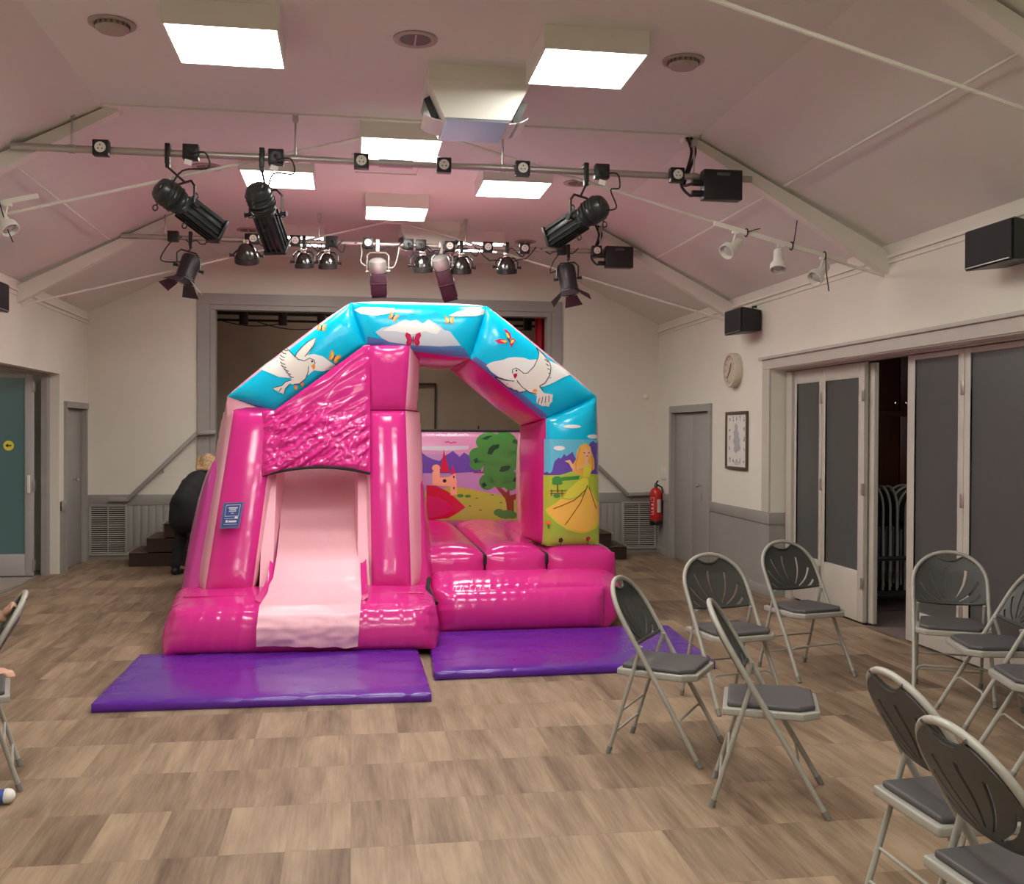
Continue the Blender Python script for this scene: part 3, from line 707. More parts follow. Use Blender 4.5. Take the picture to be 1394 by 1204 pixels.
def burgundy_spot(label, p0, p1, X):
    p0, p1 = V(p0), V(p1); d = (p1-p0); L = d.length; d.normalize(); side = V((1, 0, 0)) - d*d.x; side.normalize()
    t = thing('profile_spotlight', label, 'spotlight', (X, B2Y, B2Z), 0, 'burgundy spotlights on the far bar')
    mt = frame_to(p0, d, side); R3 = mt.to_3x3()
    m = MB(); m.lathe([(.002, -.05), (.05, -.045), (.085, -.02), (.092, .02), (.092, .07), (.080, .10)], mt, 20); m.build('rear_cap', mat('satin_silver', (.42, .41, .39), .38, metal=.55), t, label='chrome slotted rear cap')
    m = MB()
    for i in range(3): m.box(mt @ V((0, -.090, -.005+.028*i)), (.10, .012, .012), R3, .003)
    m.build('cooling_slot', M_BLACK, t)
    m = MB(); m.box(mt @ V((0, 0, .10+(L-.10)/2)), (.165, .165, L-.10), R3, .025); m.box(mt @ V((0, 0, L*.6)), (.176, .176, .02), R3, .02); m.build('barrel', M_BURG, t)
    m = MB(); m.box(mt @ V((0, 0, L+.006)), (.15, .15, .012), R3, .005); m.build('gel_frame', M_BLACK, t)
    for sg in (-1, 1):
        m = MB(); m.tube([mt @ V((sg*.09, 0, .09)), mt @ V((sg*.125, 0, .09))], .012, 8); m.build('locking_knob', M_STEEL, t)
    m = MB(); m.box((X, B2Y-.02, B2Z-.02), (.04, .06, .13), None, .005); m.build('hook_clamp', M_STEEL, t)
    m = MB(); a = mt @ V((-.11, 0, .09)); b = mt @ V((.11, 0, .09)); zt = B2Z-.09
    m.tube([a, V((a.x, a.y, zt-.03)), V((a.x+.03, a.y, zt)), V((b.x-.03, b.y, zt)), V((b.x, b.y, zt-.03)), b], .008, 8); m.build('yoke', M_STEEL, t)
    e = mt @ V((-.09, -.02, .05)); cable(t, [e, e+V((-.08, 0, .05)), V((X-.16, B2Y-.03, B2Z-.10)), V((X-.17, B2Y-.02, B2Z))], mat('white_cable', (.62, .58, .52), .5))
    e = mt @ V((.09, -.02, .05)); cable(t, [e, e+V((.07, 0, .0)), V((X+.20, B2Y-.03, B2Z-.14)), V((X+.22, B2Y-.02, B2Z-.02))], mat('white_cable', (.62, .58, .52), .5))
burgundy_spot('burgundy spotlight hanging straight down from the middle of the far bar', aty(514, 358, 10.55), aty(516, 402, 10.68), bx_at(514, 333, B2Y))
burgundy_spot('tilted burgundy spotlight with chrome cap on the far bar', aty(599, 354, 10.55), aty(613, 406, 10.72), bx_at(600, 336, B2Y))
def barn_spot(label, p0, p1, X, sock):
    p0, p1 = V(p0), V(p1); d = p1-p0; L = d.length; d.normalize(); side = (V((1, 0, 0)) - d*d.x).normalized()
    t = thing('fresnel_spotlight', label, 'spotlight', (X, B2Y, B2Z), 0, 'barn door spotlights on the far bar')
    mt = frame_to(p0, d, side)
    m = MB(); m.lathe([(.06, -.012), (.093, 0), (.097, .02), (.097, .10), (.093, .11), (.093, L-.03), (.104, L-.02), (.104, L), (.09, L+.004)], mt, 20)
    for i in range(5): m.box(mt @ V((0, -.094, .04+.035*i)), (.09, .01, .012), mt.to_3x3(), .003)
    m.build('lamp_house', mat('dusty_black_metal', (.030, .026, .030), .4), t)
    m = MB(); m.lathe([(.001, 0), (.085, 0), (.06, .015), (.001, .022)], mt @ Matrix.Translation((0, 0, L)), 20); m.build('lens', mat('lens_glass', (.1, .11, .12), .06), t)
    for k in range(4):
        a = rad(90*k+20); ux = V((math.cos(a), math.sin(a), 0)); uy = V((-math.sin(a), math.cos(a), 0)); out = (ux*.75+V((0, 0, 1))*.65).normalized()
        b = ux*.10+V((0, 0, L))
        q = [b-uy*.06, b+uy*.06, b+uy*.095+out*.13, b-uy*.095+out*.13]
        m = MB(); m.prism([mt @ p for p in q], mt.to_3x3() @ (ux*.004)); m.build('barn_door', mat('matt_black_flap', (.05, .035, .045), .5), t, smooth=False)
    piv = mt @ V((0, 0, L*.45)); clamp_yoke(t, X, B2Y, B2Z, piv, side, .115)
    e = mt @ V((0, 0, -.01)); s_ = V(sock); cable(t, [e, e+V((-.10, 0, -.05)), V((s_.x-.12, s_.y, s_.z-.22)), V((s_.x-.08, s_.y, s_.z-.10)), s_])
barn_spot('black spotlight with barn doors at the left end of the far bar', aty(262, 351, 10.62), aty(250, 383, 10.55), bx_at(260, 326, B2Y), aty(237, 325, B2Y-.06))
barn_spot('black spotlight with barn doors at the right end of the far bar', aty(770, 364, 10.62), aty(776, 399, 10.55), bx_at(773, 345, B2Y), aty(764, 343, B2Y-.06))

# ------------------------------------------------------------------ track spotlights under the near tie rods
def track(label, a, b, heads, ties, hdir):
    a, b = V(a), V(b); t = thing('track_light', label, 'track light', (a+b)/2)
    d = (b-a).normalized()
    MB().box((a+b)/2, ((b-a).length, .035, .03), frame_to((0, 0, 0), (0, -1, 0), d).to_3x3(), .004).build('track', M_BEAM, t)
    for u, hd in heads:
        p = a.lerp(b, u); hd = V(hd).normalized()
        q = p+V((-.02, 0, -.13))
        h = MB().lathe([(.030, -.085), (.034, -.08), (.036, .0), (.038, .01), (.060, .04), (.062, .085), (.056, .086), (.050, .05)], frame_to(q, hd), 20).build('spot_head', M_WHITE, t)
        m = MB(); m.box(p+V((0, 0, -.022)), (.05, .03, .02), None, .004); m.tube([p+V((0, 0, -.03)), q+V((0, 0, .03))], .007, 8); m.build('stem', M_WHITE, h)
        MB().lathe([(.001, 0), (.048, 0), (.03, .018), (.001, .022)], frame_to(q+hd*.052, hd), 16).build('bulb', mat('unlit_bulb', (.5, .48, .44), .3), h)
    for u, pts in ties:
        p = a.lerp(b, u); m = MB()
        m.tube([p+V((.0, .03*math.cos(q), .03*math.sin(q))) for q in [i*math.pi/5 for i in range(10)]], .005, 6, closed=True)
        m.tube([p+V((0, -.03, 0))]+[p+V(k) for k in pts], .004, 6); m.build('cable_tie', M_RUBBER, t)
track('white track light with three spots below the right ceiling slope', aty(972, 304, 7.28), aty(1152, 357, 7.28),
      [(.16, (-.75, -.35, -.55)), (.50, (-.15, -.35, -.9)), (.82, (-.70, -.3, -.6))], [(.24, [(.06, -.02, .02), (.10, -.02, .03)]), (.58, [(.02, -.02, .08), (.035, -.02, .19)]), (.83, [(0, -.03, -.10), (.02, -.03, -.24), (.03, -.02, -.27)])], None)
track('white track light with one spot at the left edge of the photo', V((-3.05, 7.28, 2.96)), aty(52, 267, 7.28), [(.80, (.55, -.3, -.75))], [(.74, [(-.01, -.02, .09), (.06, -.03, -.16), (.10, -.03, -.26)])], None)

# ------------------------------------------------------------------ things on the walls
def speaker(loc, rz, size, label):
    w, dp, h = size
    t = thing('wall_speaker', label, 'speaker', loc, rz)
    M0 = Matrix.Translation(V(loc)) @ Matrix.Rotation(rz, 4, 'Z')
    def put(mb): bmesh.ops.transform(mb.bm, matrix=M0, verts=mb.bm.verts); return mb
    m = MB(); m.hexa([(-w/2, -dp, 0), (w/2, -dp, 0), (-w*.36, 0, .02), (w*.36, 0, .02), (-w/2, -dp, h), (w/2, -dp, h), (-w*.36, 0, h-.02), (w*.36, 0, h-.02)])
    put(m).build('cabinet', M_BLACK, t, smooth=False)
    put(MB().box((0, -dp-.008, h/2), (w*.96, .014, h*.95), None, .005)).build('grille', mat('speaker_grille', (.018, .018, .018), .7, bump=.3, bscale=300), t)
    put(MB().box((0, -dp-.0165, .012), (w*.9, .004, .006))).build('trim_strip', M_STEEL, t)
    put(MB().tube([(0, -.02, h), (0, -.02, h+.03), (0, .02, h+.03)], .012, 8)).build('bracket', M_BLACKM, t)
speaker((XR-.02, 5.73, 2.655), rad(-90), (.48, .235, .25), 'black wall speaker high on the right wall near the camera')
speaker((XR-.02, 9.99, 2.64), rad(-90), (.46, .225, .25), 'black wall speaker on the right wall above the clock')
speaker((XL+.02, 9.37, 2.65), rad(90), (.46, .225, .25), 'black wall speaker on the left wall above the glass door')
# clock
t = thing('wall_clock', 'round cream wall clock beside the right opening', 'clock', (XR, 10.53, 2.31))
mt = frame_to((XR-.001, 10.53, 2.30), (-1, 0, 0), (0, 1, 0))
MB().lathe([(.15, 0), (.185, 0), (.185, .075), (.178, .085), (.160, .085), (.158, .07), (.001, .07)], mt, 40).build('case', M_CLOCK, t)
MB().lathe([(.001, .0702), (.157, .0702), (.157, .0722), (.001, .0722)], mt, 36).build('face', M_CLOCKF, t)
m = MB()
for i in range(12):
    a = 2*math.pi*i/12; m.box(mt @ V((.135*math.sin(a), .135*math.cos(a), .073)), (.008, .026, .002), (mt.to_3x3() @ Matrix.Rotation(-a, 3, 'Z')))
m.build('hour_mark', mat('clock_ink', (.08, .07, .06), .6), t)
for a, L, w in ((rad(205), .085, .012), (rad(45), .12, .008)):
    m = MB(); m.box(mt @ V((.5*L*math.sin(a), .5*L*math.cos(a), .076)), (w, L, .003), mt.to_3x3() @ Matrix.Rotation(-a, 3, 'Z')); m.build('hand', M_BLACK, t)
# framed map
t = thing('framed_map', 'brown framed map print beside the grey double door', 'picture', (XR, 10.47, 1.23))
y0, y1, z0, z1 = 10.17, 10.79, 1.23, 1.855
m = MB(); b = .03; x0, x1 = XR-.028, XR-.004
m.bx(x0, x1, y0, y1, z0, z0+b, .004); m.bx(x0, x1, y0, y1, z1-b, z1, .004); m.bx(x0, x1, y0, y0+b, z0+b, z1-b, .004); m.bx(x0, x1, y1-b, y1, z0+b, z1-b, .004); m.build('frame', M_WOODF, t)
MB().bx(XR-.012, XR-.004, y0+b, y1-b, z0+b, z1-b).build('print', M_PAPER, t)
m = MB(); xx = XR-.0125; yc = (y0+y1)/2; zc = (z0+z1)/2+.02
isle = [(-.02, .17), (.03, .13), (.02, .09), (.06, .06), (.05, .02), (.09, -.01), (.08, -.06), (.11, -.10), (.08, -.13), (.02, -.14), (-.03, -.16), (-.08, -.12), (-.06, -.07), (-.10, -.03), (-.07, .02), (-.09, .07), (-.05, .10), (-.06, .14)]
m.prism([(xx, yc-a*1.05, zc+c) for a, c in isle], (-.001, 0, 0))
m.build('map_drawing', mat('pale_map_ink', (.42, .41, .42), .7), t)
m = MB(); rr = random.Random(3)
pos = [(-.2+.1*i, .235) for i in range(5)] + [(-.2+.1*i, -.215) for i in range(5)] + [(s*.21, c) for s in (-1, 1) for c in (.12, .02, -.09)]
for a, c in pos:
    for k in range(4): m.box((xx, yc-a+rr.uniform(-.013, .013), zc-.02+c+rr.uniform(-.02, .02)), (.001, rr.uniform(.008, .02), rr.uniform(.01, .025)))
for k in range(3): m.box((xx, yc, z0+.085-.014*k), (.001, .22-.05*k, .004))
m.build('print_figure', M_INK, t)
# fire extinguisher
ex = aty(901, 690, 13.02); ex = V((XR-.11, 13.10, .40))
t = thing('fire_extinguisher', 'red fire extinguisher hung on the right wall by the corner', 'fire extinguisher', ex)
mt = Matrix.Translation(ex)
MB().lathe([(.001, 0), (.075, 0), (.080, .01), (.080, .055), (.078, .06)], mt, 24).build('base_ring', M_BLACK, t)
MB().lathe([(.076, .055), (.078, .06), (.078, .42), (.070, .455), (.045, .485), (.022, .495), (.022, .505)], mt, 28).build('cylinder', M_EXT, t)
m = MB(); m.lathe([(.02, .50), (.024, .505), (.024, .54), (.015, .55)], mt, 14); m.box(ex+V((0, -.03, .56)), (.02, .13, .014), Matrix.Rotation(rad(-25), 3, 'X'), .003); m.box(ex+V((0, -.025, .535)), (.02, .10, .012), Matrix.Rotation(rad(8), 3, 'X'), .003)
m.build('valve_handle', M_BLACK, t); MB().lathe([(.001, 0), (.018, 0), (.018, .012), (.001, .012)], frame_to(ex+V((-.012, -.02, .53)), (0, -1, 0)), 12).build('gauge', M_CHROME, t)
MB().tube([ex+V((.02, 0, .53)), ex+V((.07, -.03, .50)), ex+V((.09, -.03, .40)), ex+V((.085, -.02, .18)), ex+V((.083, -.02, .12))], .011, 8).build('hose', M_RUBBER, t)
def wrap(mb, a0, a1, za, zb, r=.0788, n=8):
    A = [V((ex.x+r*math.cos(a0+(a1-a0)*i/n), ex.y+r*math.sin(a0+(a1-a0)*i/n), ex.z)) for i in range(n+1)]
    for i in range(n): mb.poly([A[i]+V((0, 0, za)), A[i+1]+V((0, 0, za)), A[i+1]+V((0, 0, zb)), A[i]+V((0, 0, zb))])
fa = math.atan2(-ex.y, -ex.x)
m = MB(); wrap(m, fa+.25, fa+1.0, .17, .34); m.build('instruction_label', M_PAPER, t)
m = MB()
for a, b_, c, d_ in ((-1.1, -.25, .36, .365), (-1.1, -.25, .31, .315), (-.30, -.25, .315, .36), (-1.1, -.35, .14, .145), (-.40, -.35, .145, .30), (-.8, -.5, .17, .18), (-.8, -.5, .21, .23), (-.8, -.5, .26, .28), (-.95, -.85, .33, .35)): wrap(m, fa+a, fa+b_, c, d_, n=4)
m.build('white_lettering', M_PAPER, t)
MB().bx(XR-.03, XR, ex.y-.03, ex.y+.03, ex.z+.30, ex.z+.42, .004).build('wall_bracket', M_STEEL, t)
o = MB().bx(XR-.012, XR-.0005, 13.00, 13.20, 1.0, 1.16, .003).build('wall_sign', M_PAPER); setp(o, 'small pale blank sign above the fire extinguisher', 'sign')
o = MB().bx(3.88, 3.94, YB-.025, YB-.0005, 2.08, 2.14, .004).build('wall_sensor', M_WHITE); setp(o, 'small white square sensor on the back wall right of the stage', 'sensor')
for p, ax, l in (((XR, 13.06, 2.61), (-1, 0, 0), 'small dark hook in the right wall near the back corner'), ((XR-.02, 9.86, 2.37), (-1, 0, 0), 'small dark peg at the left end of the door moulding'), ((XR-.04, 6.46, 2.40), (-1, 0, 0), 'small steel peg on the door moulding near the right edge'), ((XL, 12.85, 2.58), (1, 0, 0), 'small dark hook in the left wall above the narrow door')):
    m = MB(); m.lathe([(.001, 0), (.010, 0), (.010, .02), (.018, .024), (.018, .036), (.001, .04)], frame_to(p, ax), 12); o = m.build('wall_hook', M_STEEL); setp(o, l, 'hook')

# ------------------------------------------------------------------ stage dressing seen over the castle
def curtain(x0, x1, y, label):
    m = MB(); n = 24; pts = []
    for i in range(n+1): pts.append((x0+(x1-x0)*i/n, y+.04*math.sin(i*1.6)))
    n0 = len(m.bm.faces); A = [m.bm.verts.new((x, yy_, SZ+.02)) for x, yy_ in pts]; B = [m.bm.verts.new((x, yy_, 3.75)) for x, yy_ in pts]
    for i in range(n): m.bm.faces.new((A[i], A[i+1], B[i+1], B[i]))
    o = m.build('stage_curtain', M_RED, ang=80); s = o.modifiers.new('thick', 'SOLIDIFY'); s.thickness = .01
    setp(o, label, 'curtain')
curtain(2.46, 3.1, 13.75, 'red stage curtain at the right edge of the stage opening')
curtain(-2.4, -1.765, 13.75, 'red stage curtain at the left edge of the stage opening')
t = thing('stage_lighting_bar', 'black lighting bar with cables high inside the stage', 'lighting bar', (.4, 15.2, 3.35))
MB().tube([(-3.0, 15.2, 3.32), (3.9, 15.2, 3.32)], .025, 10).build('pipe', M_BLACK, t)
MB().tube([(-3.0, 15.2, 3.22), (3.9, 15.2, 3.22)], .018, 8).build('lower_pipe', M_BLACK, t)
for x in (-1.55, -1.0, -.45, .3, 2.2, 2.6): MB().box((x, 15.15, 3.25), (.12, .08, .2), None, .01).build('bar_fitting', M_BLACK, t)
for xa, xb, d in ((-1.9, -.9, .08), (-1.4, -.2, .12), (1.6, 2.7, .1)): MB().tube(sag((xa, 15.2, 3.22), (xb, 15.2, 3.22), d), .008, 6).build('flex', M_RUBBER, t)
for x in (-2.0, .5, 2.8): MB().tube([(x, 15.2, 3.34), (x, 15.2, 4.2)], .008, 6).build('hanger', M_BLACK, t)
m = MB(); a, b_ = -1.0, 1.335; y = 16.47
m.bx(a, b_, y-.02, y+.02, 2.38, 2.405); m.bx(b_-.025, b_, y-.02, y+.02, SZ, 2.38); m.bx(a, a+.025, y-.02, y+.02, SZ, 2.38)
o = m.build('scenery_frame', mat('dark_frame', (.03, .025, .02), .6)); setp(o, 'thin dark rectangular frame standing at the back of the stage', 'frame')
o = MB().tube([(2.02, 16.42, SZ), (2.02, 16.42, 1.72)], .012, 8).build('thin_post', M_BLACK); setp(o, 'thin dark post at the back of the stage by the castle tree print', 'post')

# ------------------------------------------------------------------ store room contents
t = thing('storage_cupboard', 'tall dark mahogany cupboard behind the stacked chairs in the store', 'cupboard', (6.1, 9.85, 0))
MB().bx(4.84, 7.35, 9.62, 10.3, .0, 2.58).build('carcass', M_CUP, t, smooth=False)
for i in range(4):
    xa = 4.865+.61*i-(.0)
    for za, zb in ((.06, 1.80), (1.86, 2.55)):
        dd = MB().bx(xa, xa+.60, 9.595, 9.619, za, zb, .004).build('cupboard_door', M_CUP, t)
        kx = xa+.545 if i % 2 == 0 else xa+.055
        kz = 1.93 if za > 1 else 1.0
        MB().lathe([(.008, 0), (.008, .015), (.018, .02), (.018, .035), (.001, .04)], frame_to((kx, 9.595, kz), (0, -1, 0)), 12).build('knob', M_CHROME, dd)
# chair trolley
t = thing('chair_trolley', 'black two-tier trolley carrying folded grey chairs in the store', 'trolley', (5.25, 8.95, 0))
m = MB()
for yy_ in (8.62, 9.35):
    for xx in (4.55, 6.3): m.tube([(xx, yy_, .08), (xx, yy_, .52)], .02, 8)
    m.tube([(4.5, yy_, .49), (6.35, yy_, .49)], .022, 8); m.tube([(4.5, yy_, .15), (6.35, yy_, .15)], .025, 8)
for xx in (4.55, 6.3): m.tube([(xx, 8.62, .49), (xx, 9.35, .49)], .018, 8); m.tube([(xx, 8.62, .15), (xx, 9.35, .15)], .02, 8)
for yy_ in (8.75, 9.2): m.tube([(4.5, yy_, .16), (6.35, yy_, .16)], .014, 8)
m.build('trolley_frame', M_BLACKM, t)
for xx in (4.55, 6.3):
    for yy_ in (8.62, 9.35): MB().tube([(xx, yy_-.018, .046), (xx, yy_+.018, .046)], .045, 14).build('wheel', M_RUBBER, t)

# ------------------------------------------------------------------ folding chairs
def chair_proto():
    t = thing('folding_chair', 'x', 'chair')
    ft, tp = V((0, .25, .012)), V((0, -.25, .862)); dv = (tp-ft); LS = dv.length; dv.normalize(); nb = V((0, -dv.z, dv.y))
    nb = V((0, dv.z, -dv.y))  # forward normal of the back plane
    def pl(x, s, w=0.): return ft + V((x, 0, 0)) + dv*s + nb*w
    hw = .218; s1 = LS-.225
    pts = [pl(hw+.008, 0), pl(hw, .30), pl(hw, s1)]
    for i in range(1, 20):
        a = math.pi*i/20; pts.append(pl(hw*math.cos(a), s1+(LS-s1)*math.sin(a)**.9))
    pts += [pl(-hw, s1), pl(-hw, .30), pl(-hw-.008, 0)]
    MB().tube(pts, .0125, 12).build('back_frame', M_CHAIRF, t)
    # backrest shell with fan slots and hand hole
    iw = hw-.006; sb = LS-.345; out = []
    hw2 = iw-.008
    out += [(-hw2+.02, sb), (-hw2, sb+.02), (-iw, s1)]
    arc = []
    for i in range(1, 24):
        a = math.pi - math.pi*i/24; x = iw*math.cos(a); s = s1+(LS-.010-s1)*math.sin(a)**.9
        arc.append((x, s))
    for x, s in arc:
        if abs(x) > .075: out.append((x, s))
        elif not any(abs(q[0]) <= .0751 for q in out[-1:]) or True:
            dpt = .045*math.sqrt(max(0, 1-(x/.078)**2)); out.append((x, min(s, LS-.012-dpt)))
    out += [(iw, s1), (hw2, sb+.02), (hw2-.02, sb)]
    holes = []
    for k, a in enumerate((-62, -42, -20, 3, 24, 45, 64)):
        a = rad(a); r_in = .075; r_out = (.198, .248, .285, .282, .285, .248, .198)[k]
        ux, uy = math.sin(a), math.cos(a); px_, py_ = uy, -ux; h = []
        for i in range(7):
            r = r_in+(r_out-r_in)*i/6; w = .0036+.0054*i/6; bend = .016*math.sin(math.pi*i/6)*(1 if a > 0 else -1)
            h.append((ux*r+px_*(w+bend), sb-.035+uy*r+py_*(w+bend)))
        for i in range(6, -1, -1):
            r = r_in+(r_out-r_in)*i/6; w = .0036+.0054*i/6; bend = .016*math.sin(math.pi*i/6)*(1 if a > 0 else -1)
            h.append((ux*r+px_*(-w+bend), sb-.035+uy*r+py_*(-w+bend)))
        holes.append(h)
    bm = fill2d([out]+holes, .03)
    for v in bm.verts:
        x, s = v.co.x, v.co.y
        k = max(0., 1-(x/iw)**2); v.co = pl(x, s, -.026*k*min(1, (LS-s)/.12)-.002)
    fr = bm.faces[:]; vm = {v: bm.verts.new(v.co - nb*.009) for v in bm.verts[:]}
    rim = [e for e in bm.edges if len(e.link_faces) == 1]
    for f in fr: bm.faces.new([vm[v] for v in reversed(f.verts)])
    for e in rim: bm.faces.new((e.verts[0], e.verts[1], vm[e.verts[1]], vm[e.verts[0]]))
    m = MB(); m.add(bm); m.tube([pl(x, sb+.004, -.026*max(0, 1-(x/iw)**2)-.002) for x in [-hw2+.01+i*(2*hw2-.02)/12 for i in range(13)]], .010, 8)
    m.build('backrest', M_CHAIRP, t, ang=35)
    MB().tube([pl(hw*math.cos(math.pi*i/20), LS-.014-.044*math.sqrt(max(0, 1-(hw*math.cos(math.pi*i/20)/.078)**2)), -.01) for i in range(7, 14)], .006, 8).build('hand_grip', M_CHAIRP, t)
    # seat
    def outline(wf, wr, yf, yr, c):
        return [(-wr, yr), (wr, yr), (wf, yf-c), (wf-c*.8, yf), (-wf+c*.8, yf), (-wf, yf-c)]
    def slab(name, ol, z0, z1, mm, bev):
        t2 = bmesh.new(); A = [t2.verts.new((x, y, z0)) for x, y in ol]; B = [t2.verts.new((x, y, z1)) for x, y in ol]; n = len(ol)
        t2.faces.new(A[::-1]); t2.faces.new(B)
        for i in range(n): t2.faces.new((A[i], A[(i+1) % n], B[(i+1) % n], B[i]))
        bmesh.ops.bevel(t2, geom=list(t2.edges), offset=bev, segments=3, affect='EDGES', profile=.6)
        m = MB(); m.add(t2); return m.build(name, mm, t, ang=60)
    slab('seat_pan', outline(.215, .190, .225, -.185, .07), .402, .435, M_CHAIRF, .008)
    slab('seat_cushion', outline(.195, .170, .205, -.165, .065), .434, .458, M_SEAT, .011)
    # rear legs hinged on the frame above the seat
    for sx in (-1, 1):
        top = pl(sx*.200, LS*.64, 0); foot = V((sx*.192, -.225, .012)); top = V((sx*.192, top.y+.012, top.z))
        MB().tube([top, foot], .0105, 10).build('rear_leg', M_CHAIRF, t)
        a = top.lerp(foot, .28)+V((sx*-.012, 0, 0)); b = pl(sx*.196, LS*.47)
        MB().tube([a, b], .0055, 8).build('folding_link', M_CHAIRF, t)
        for p, dd in ((foot, (top-foot)), (pl(sx*(hw+.008), 0), dv)):
            dd = dd.normalized(); MB().tube([p-dd*.012, p+dd*.028], [.0135, .0145], 10).build('rubber_foot', mat('chair_foot_grey', (.22, .21, .19), .6), t)
    for z in (.11, .22):
        u = (z-.012)/(pl(0, LS*.64).z-.012); y = -.225+(pl(0, LS*.64).y+.012+.225)*u
        MB().tube([(-.19, y, z), (.19, y, z)], .006, 8).build('crossbar', M_CHAIRF, t)
    s = .20; c = pl(0, s)
    MB().tube([pl(-hw, s-.03), pl(-hw+.02, s+.01), pl(-hw+.05, s+.022), pl(hw-.05, s+.022), pl(hw-.02, s+.01), pl(hw, s-.03)], .006, 8).build('crossbar', M_CHAIRF, t)
    return t
proto = chair_proto()
CH = [((1.58, 5.04), -34, 'grey folding chair standing beside the right purple mat, seat towards the camera'),
      ((1.825, 4.31), -22, 'grey folding chair turned sideways in front of the right mat chair'),
      ((2.25, 5.87), -78, 'grey folding chair second in the row beside the right purple mat'),
      ((3.037, 6.546), -76.6, 'grey folding chair farthest back, by the chipped glazed door'),
      ((3.68, 5.83), -118, 'grey folding chair facing the camera before the dark glazed doors'),
      ((3.597, 5.26), 166, 'grey folding chair facing left in front of the camera-facing chair'),
      ((3.36, 4.51), 165, 'grey folding chair half cut by the right edge of the photo'),
      ((1.93, 3.02), 1, 'grey folding chair seen from behind, second nearest the camera'),
      ((1.785, 2.47), 2, 'grey folding chair nearest the camera in the bottom right corner'),
      ((-1.735, 4.955), 197, 'grey folding chair at the left edge under the seated child')]
for i, ((x, y), a, l) in enumerate(CH):
    o = proto if i == 0 else copy_tree(proto)
    o.location = (x, y, 0); o.rotation_euler = (0, 0, rad(a-90)); setp(o, l, 'chair', 'grey folding chairs set out in the hall')
# folded ones on the trolley in the store
def folded_proto():
    t = thing('folded_chair', 'x', 'chair')
    hw = .212; m = MB(); pts = [(hw, 0, 0), (hw, 0, .74)]
    for i in range(1, 12):
        a = math.pi*i/12; pts.append((hw*math.cos(a), 0, .74+.21*math.sin(a)))
    pts += [(-hw, 0, .74), (-hw, 0, 0)]
    m.tube(pts, .0125, 8).build('back_frame', M_CHAIRF, t)
    out = [(-.195, .62), (.195, .62), (.195, .74)] + [(.195*math.cos(math.pi*i/10), .74+.18*math.sin(math.pi*i/10)) for i in range(1, 10)] + [(-.195, .74)]
    m = MB(); m.prism([(x, .006, z) for x, z in out], (0, -.012, 0)); m.build('backrest', M_CHAIRP, t, smooth=False)
    MB().box((0, .025, .38), (.40, .035, .42), None, .015).build('seat', mat('navy_seat_vinyl', (.03, .035, .055), .5), t)
    for sx in (-1, 1): MB().tube([(sx*.19, -.02, .03), (sx*.19, -.015, .55)], .0105, 8).build('rear_leg', M_CHAIRF, t)
    return t
fp = folded_proto(); fi = 0
for k in range(6):
    o = fp if fi == 0 else copy_tree(fp); fi += 1
    o.location = (4.655+.070*k, 8.98, .178); o.rotation_euler = (0, 0, rad(84))
    setp(o, 'folded grey chair edge on in the store, %s from left on the trolley' % ('first', 'second', 'third', 'fourth', 'fifth', 'sixth')[k], 'chair', 'folded chairs on the trolley')
for k in range(4):
    o = copy_tree(fp); o.location = (5.27, 8.78+.13*k, .178); o.rotation_euler = (0, 0, rad(6))
    setp(o, 'folded grey chair facing the gap at the right of the trolley, %s in its stack' % ('front', 'second', 'third', 'rear')[k], 'chair', 'folded chairs on the trolley')
# unseen lamps added to brighten the store, the corridor and the stage
def fill_lamp(name, x, y, z, e, label):
    t = thing(name, label, 'ceiling light', (x, y, z-.06))
    MB().lathe([(.001, 0), (.16, 0), (.16, -.02), (.15, -.03)], Matrix.Translation((x, y, z)), 28).build('base', M_WHITE, t)
    MB().lathe([(.15, -.022), (.145, -.045), (.10, -.068), (.001, -.075)], Matrix.Translation((x, y, z)), 28, cap=False).build('diffuser', mat('fill_diffuser_%d' % int(e), (1, .93, .82), .5, emit=e), t)
fill_lamp('store_fill_light', 5.6, 7.0, 2.598, 38, 'unseen round fill light added inside the store room')
fill_lamp('corridor_fill_light', -4.6, 10.2, 2.418, 40, 'unseen round fill light added in the corridor beyond the left opening')
fill_lamp('stage_fill_light', .4, 15.0, 4.198, 70, 'unseen round fill light added above the stage')

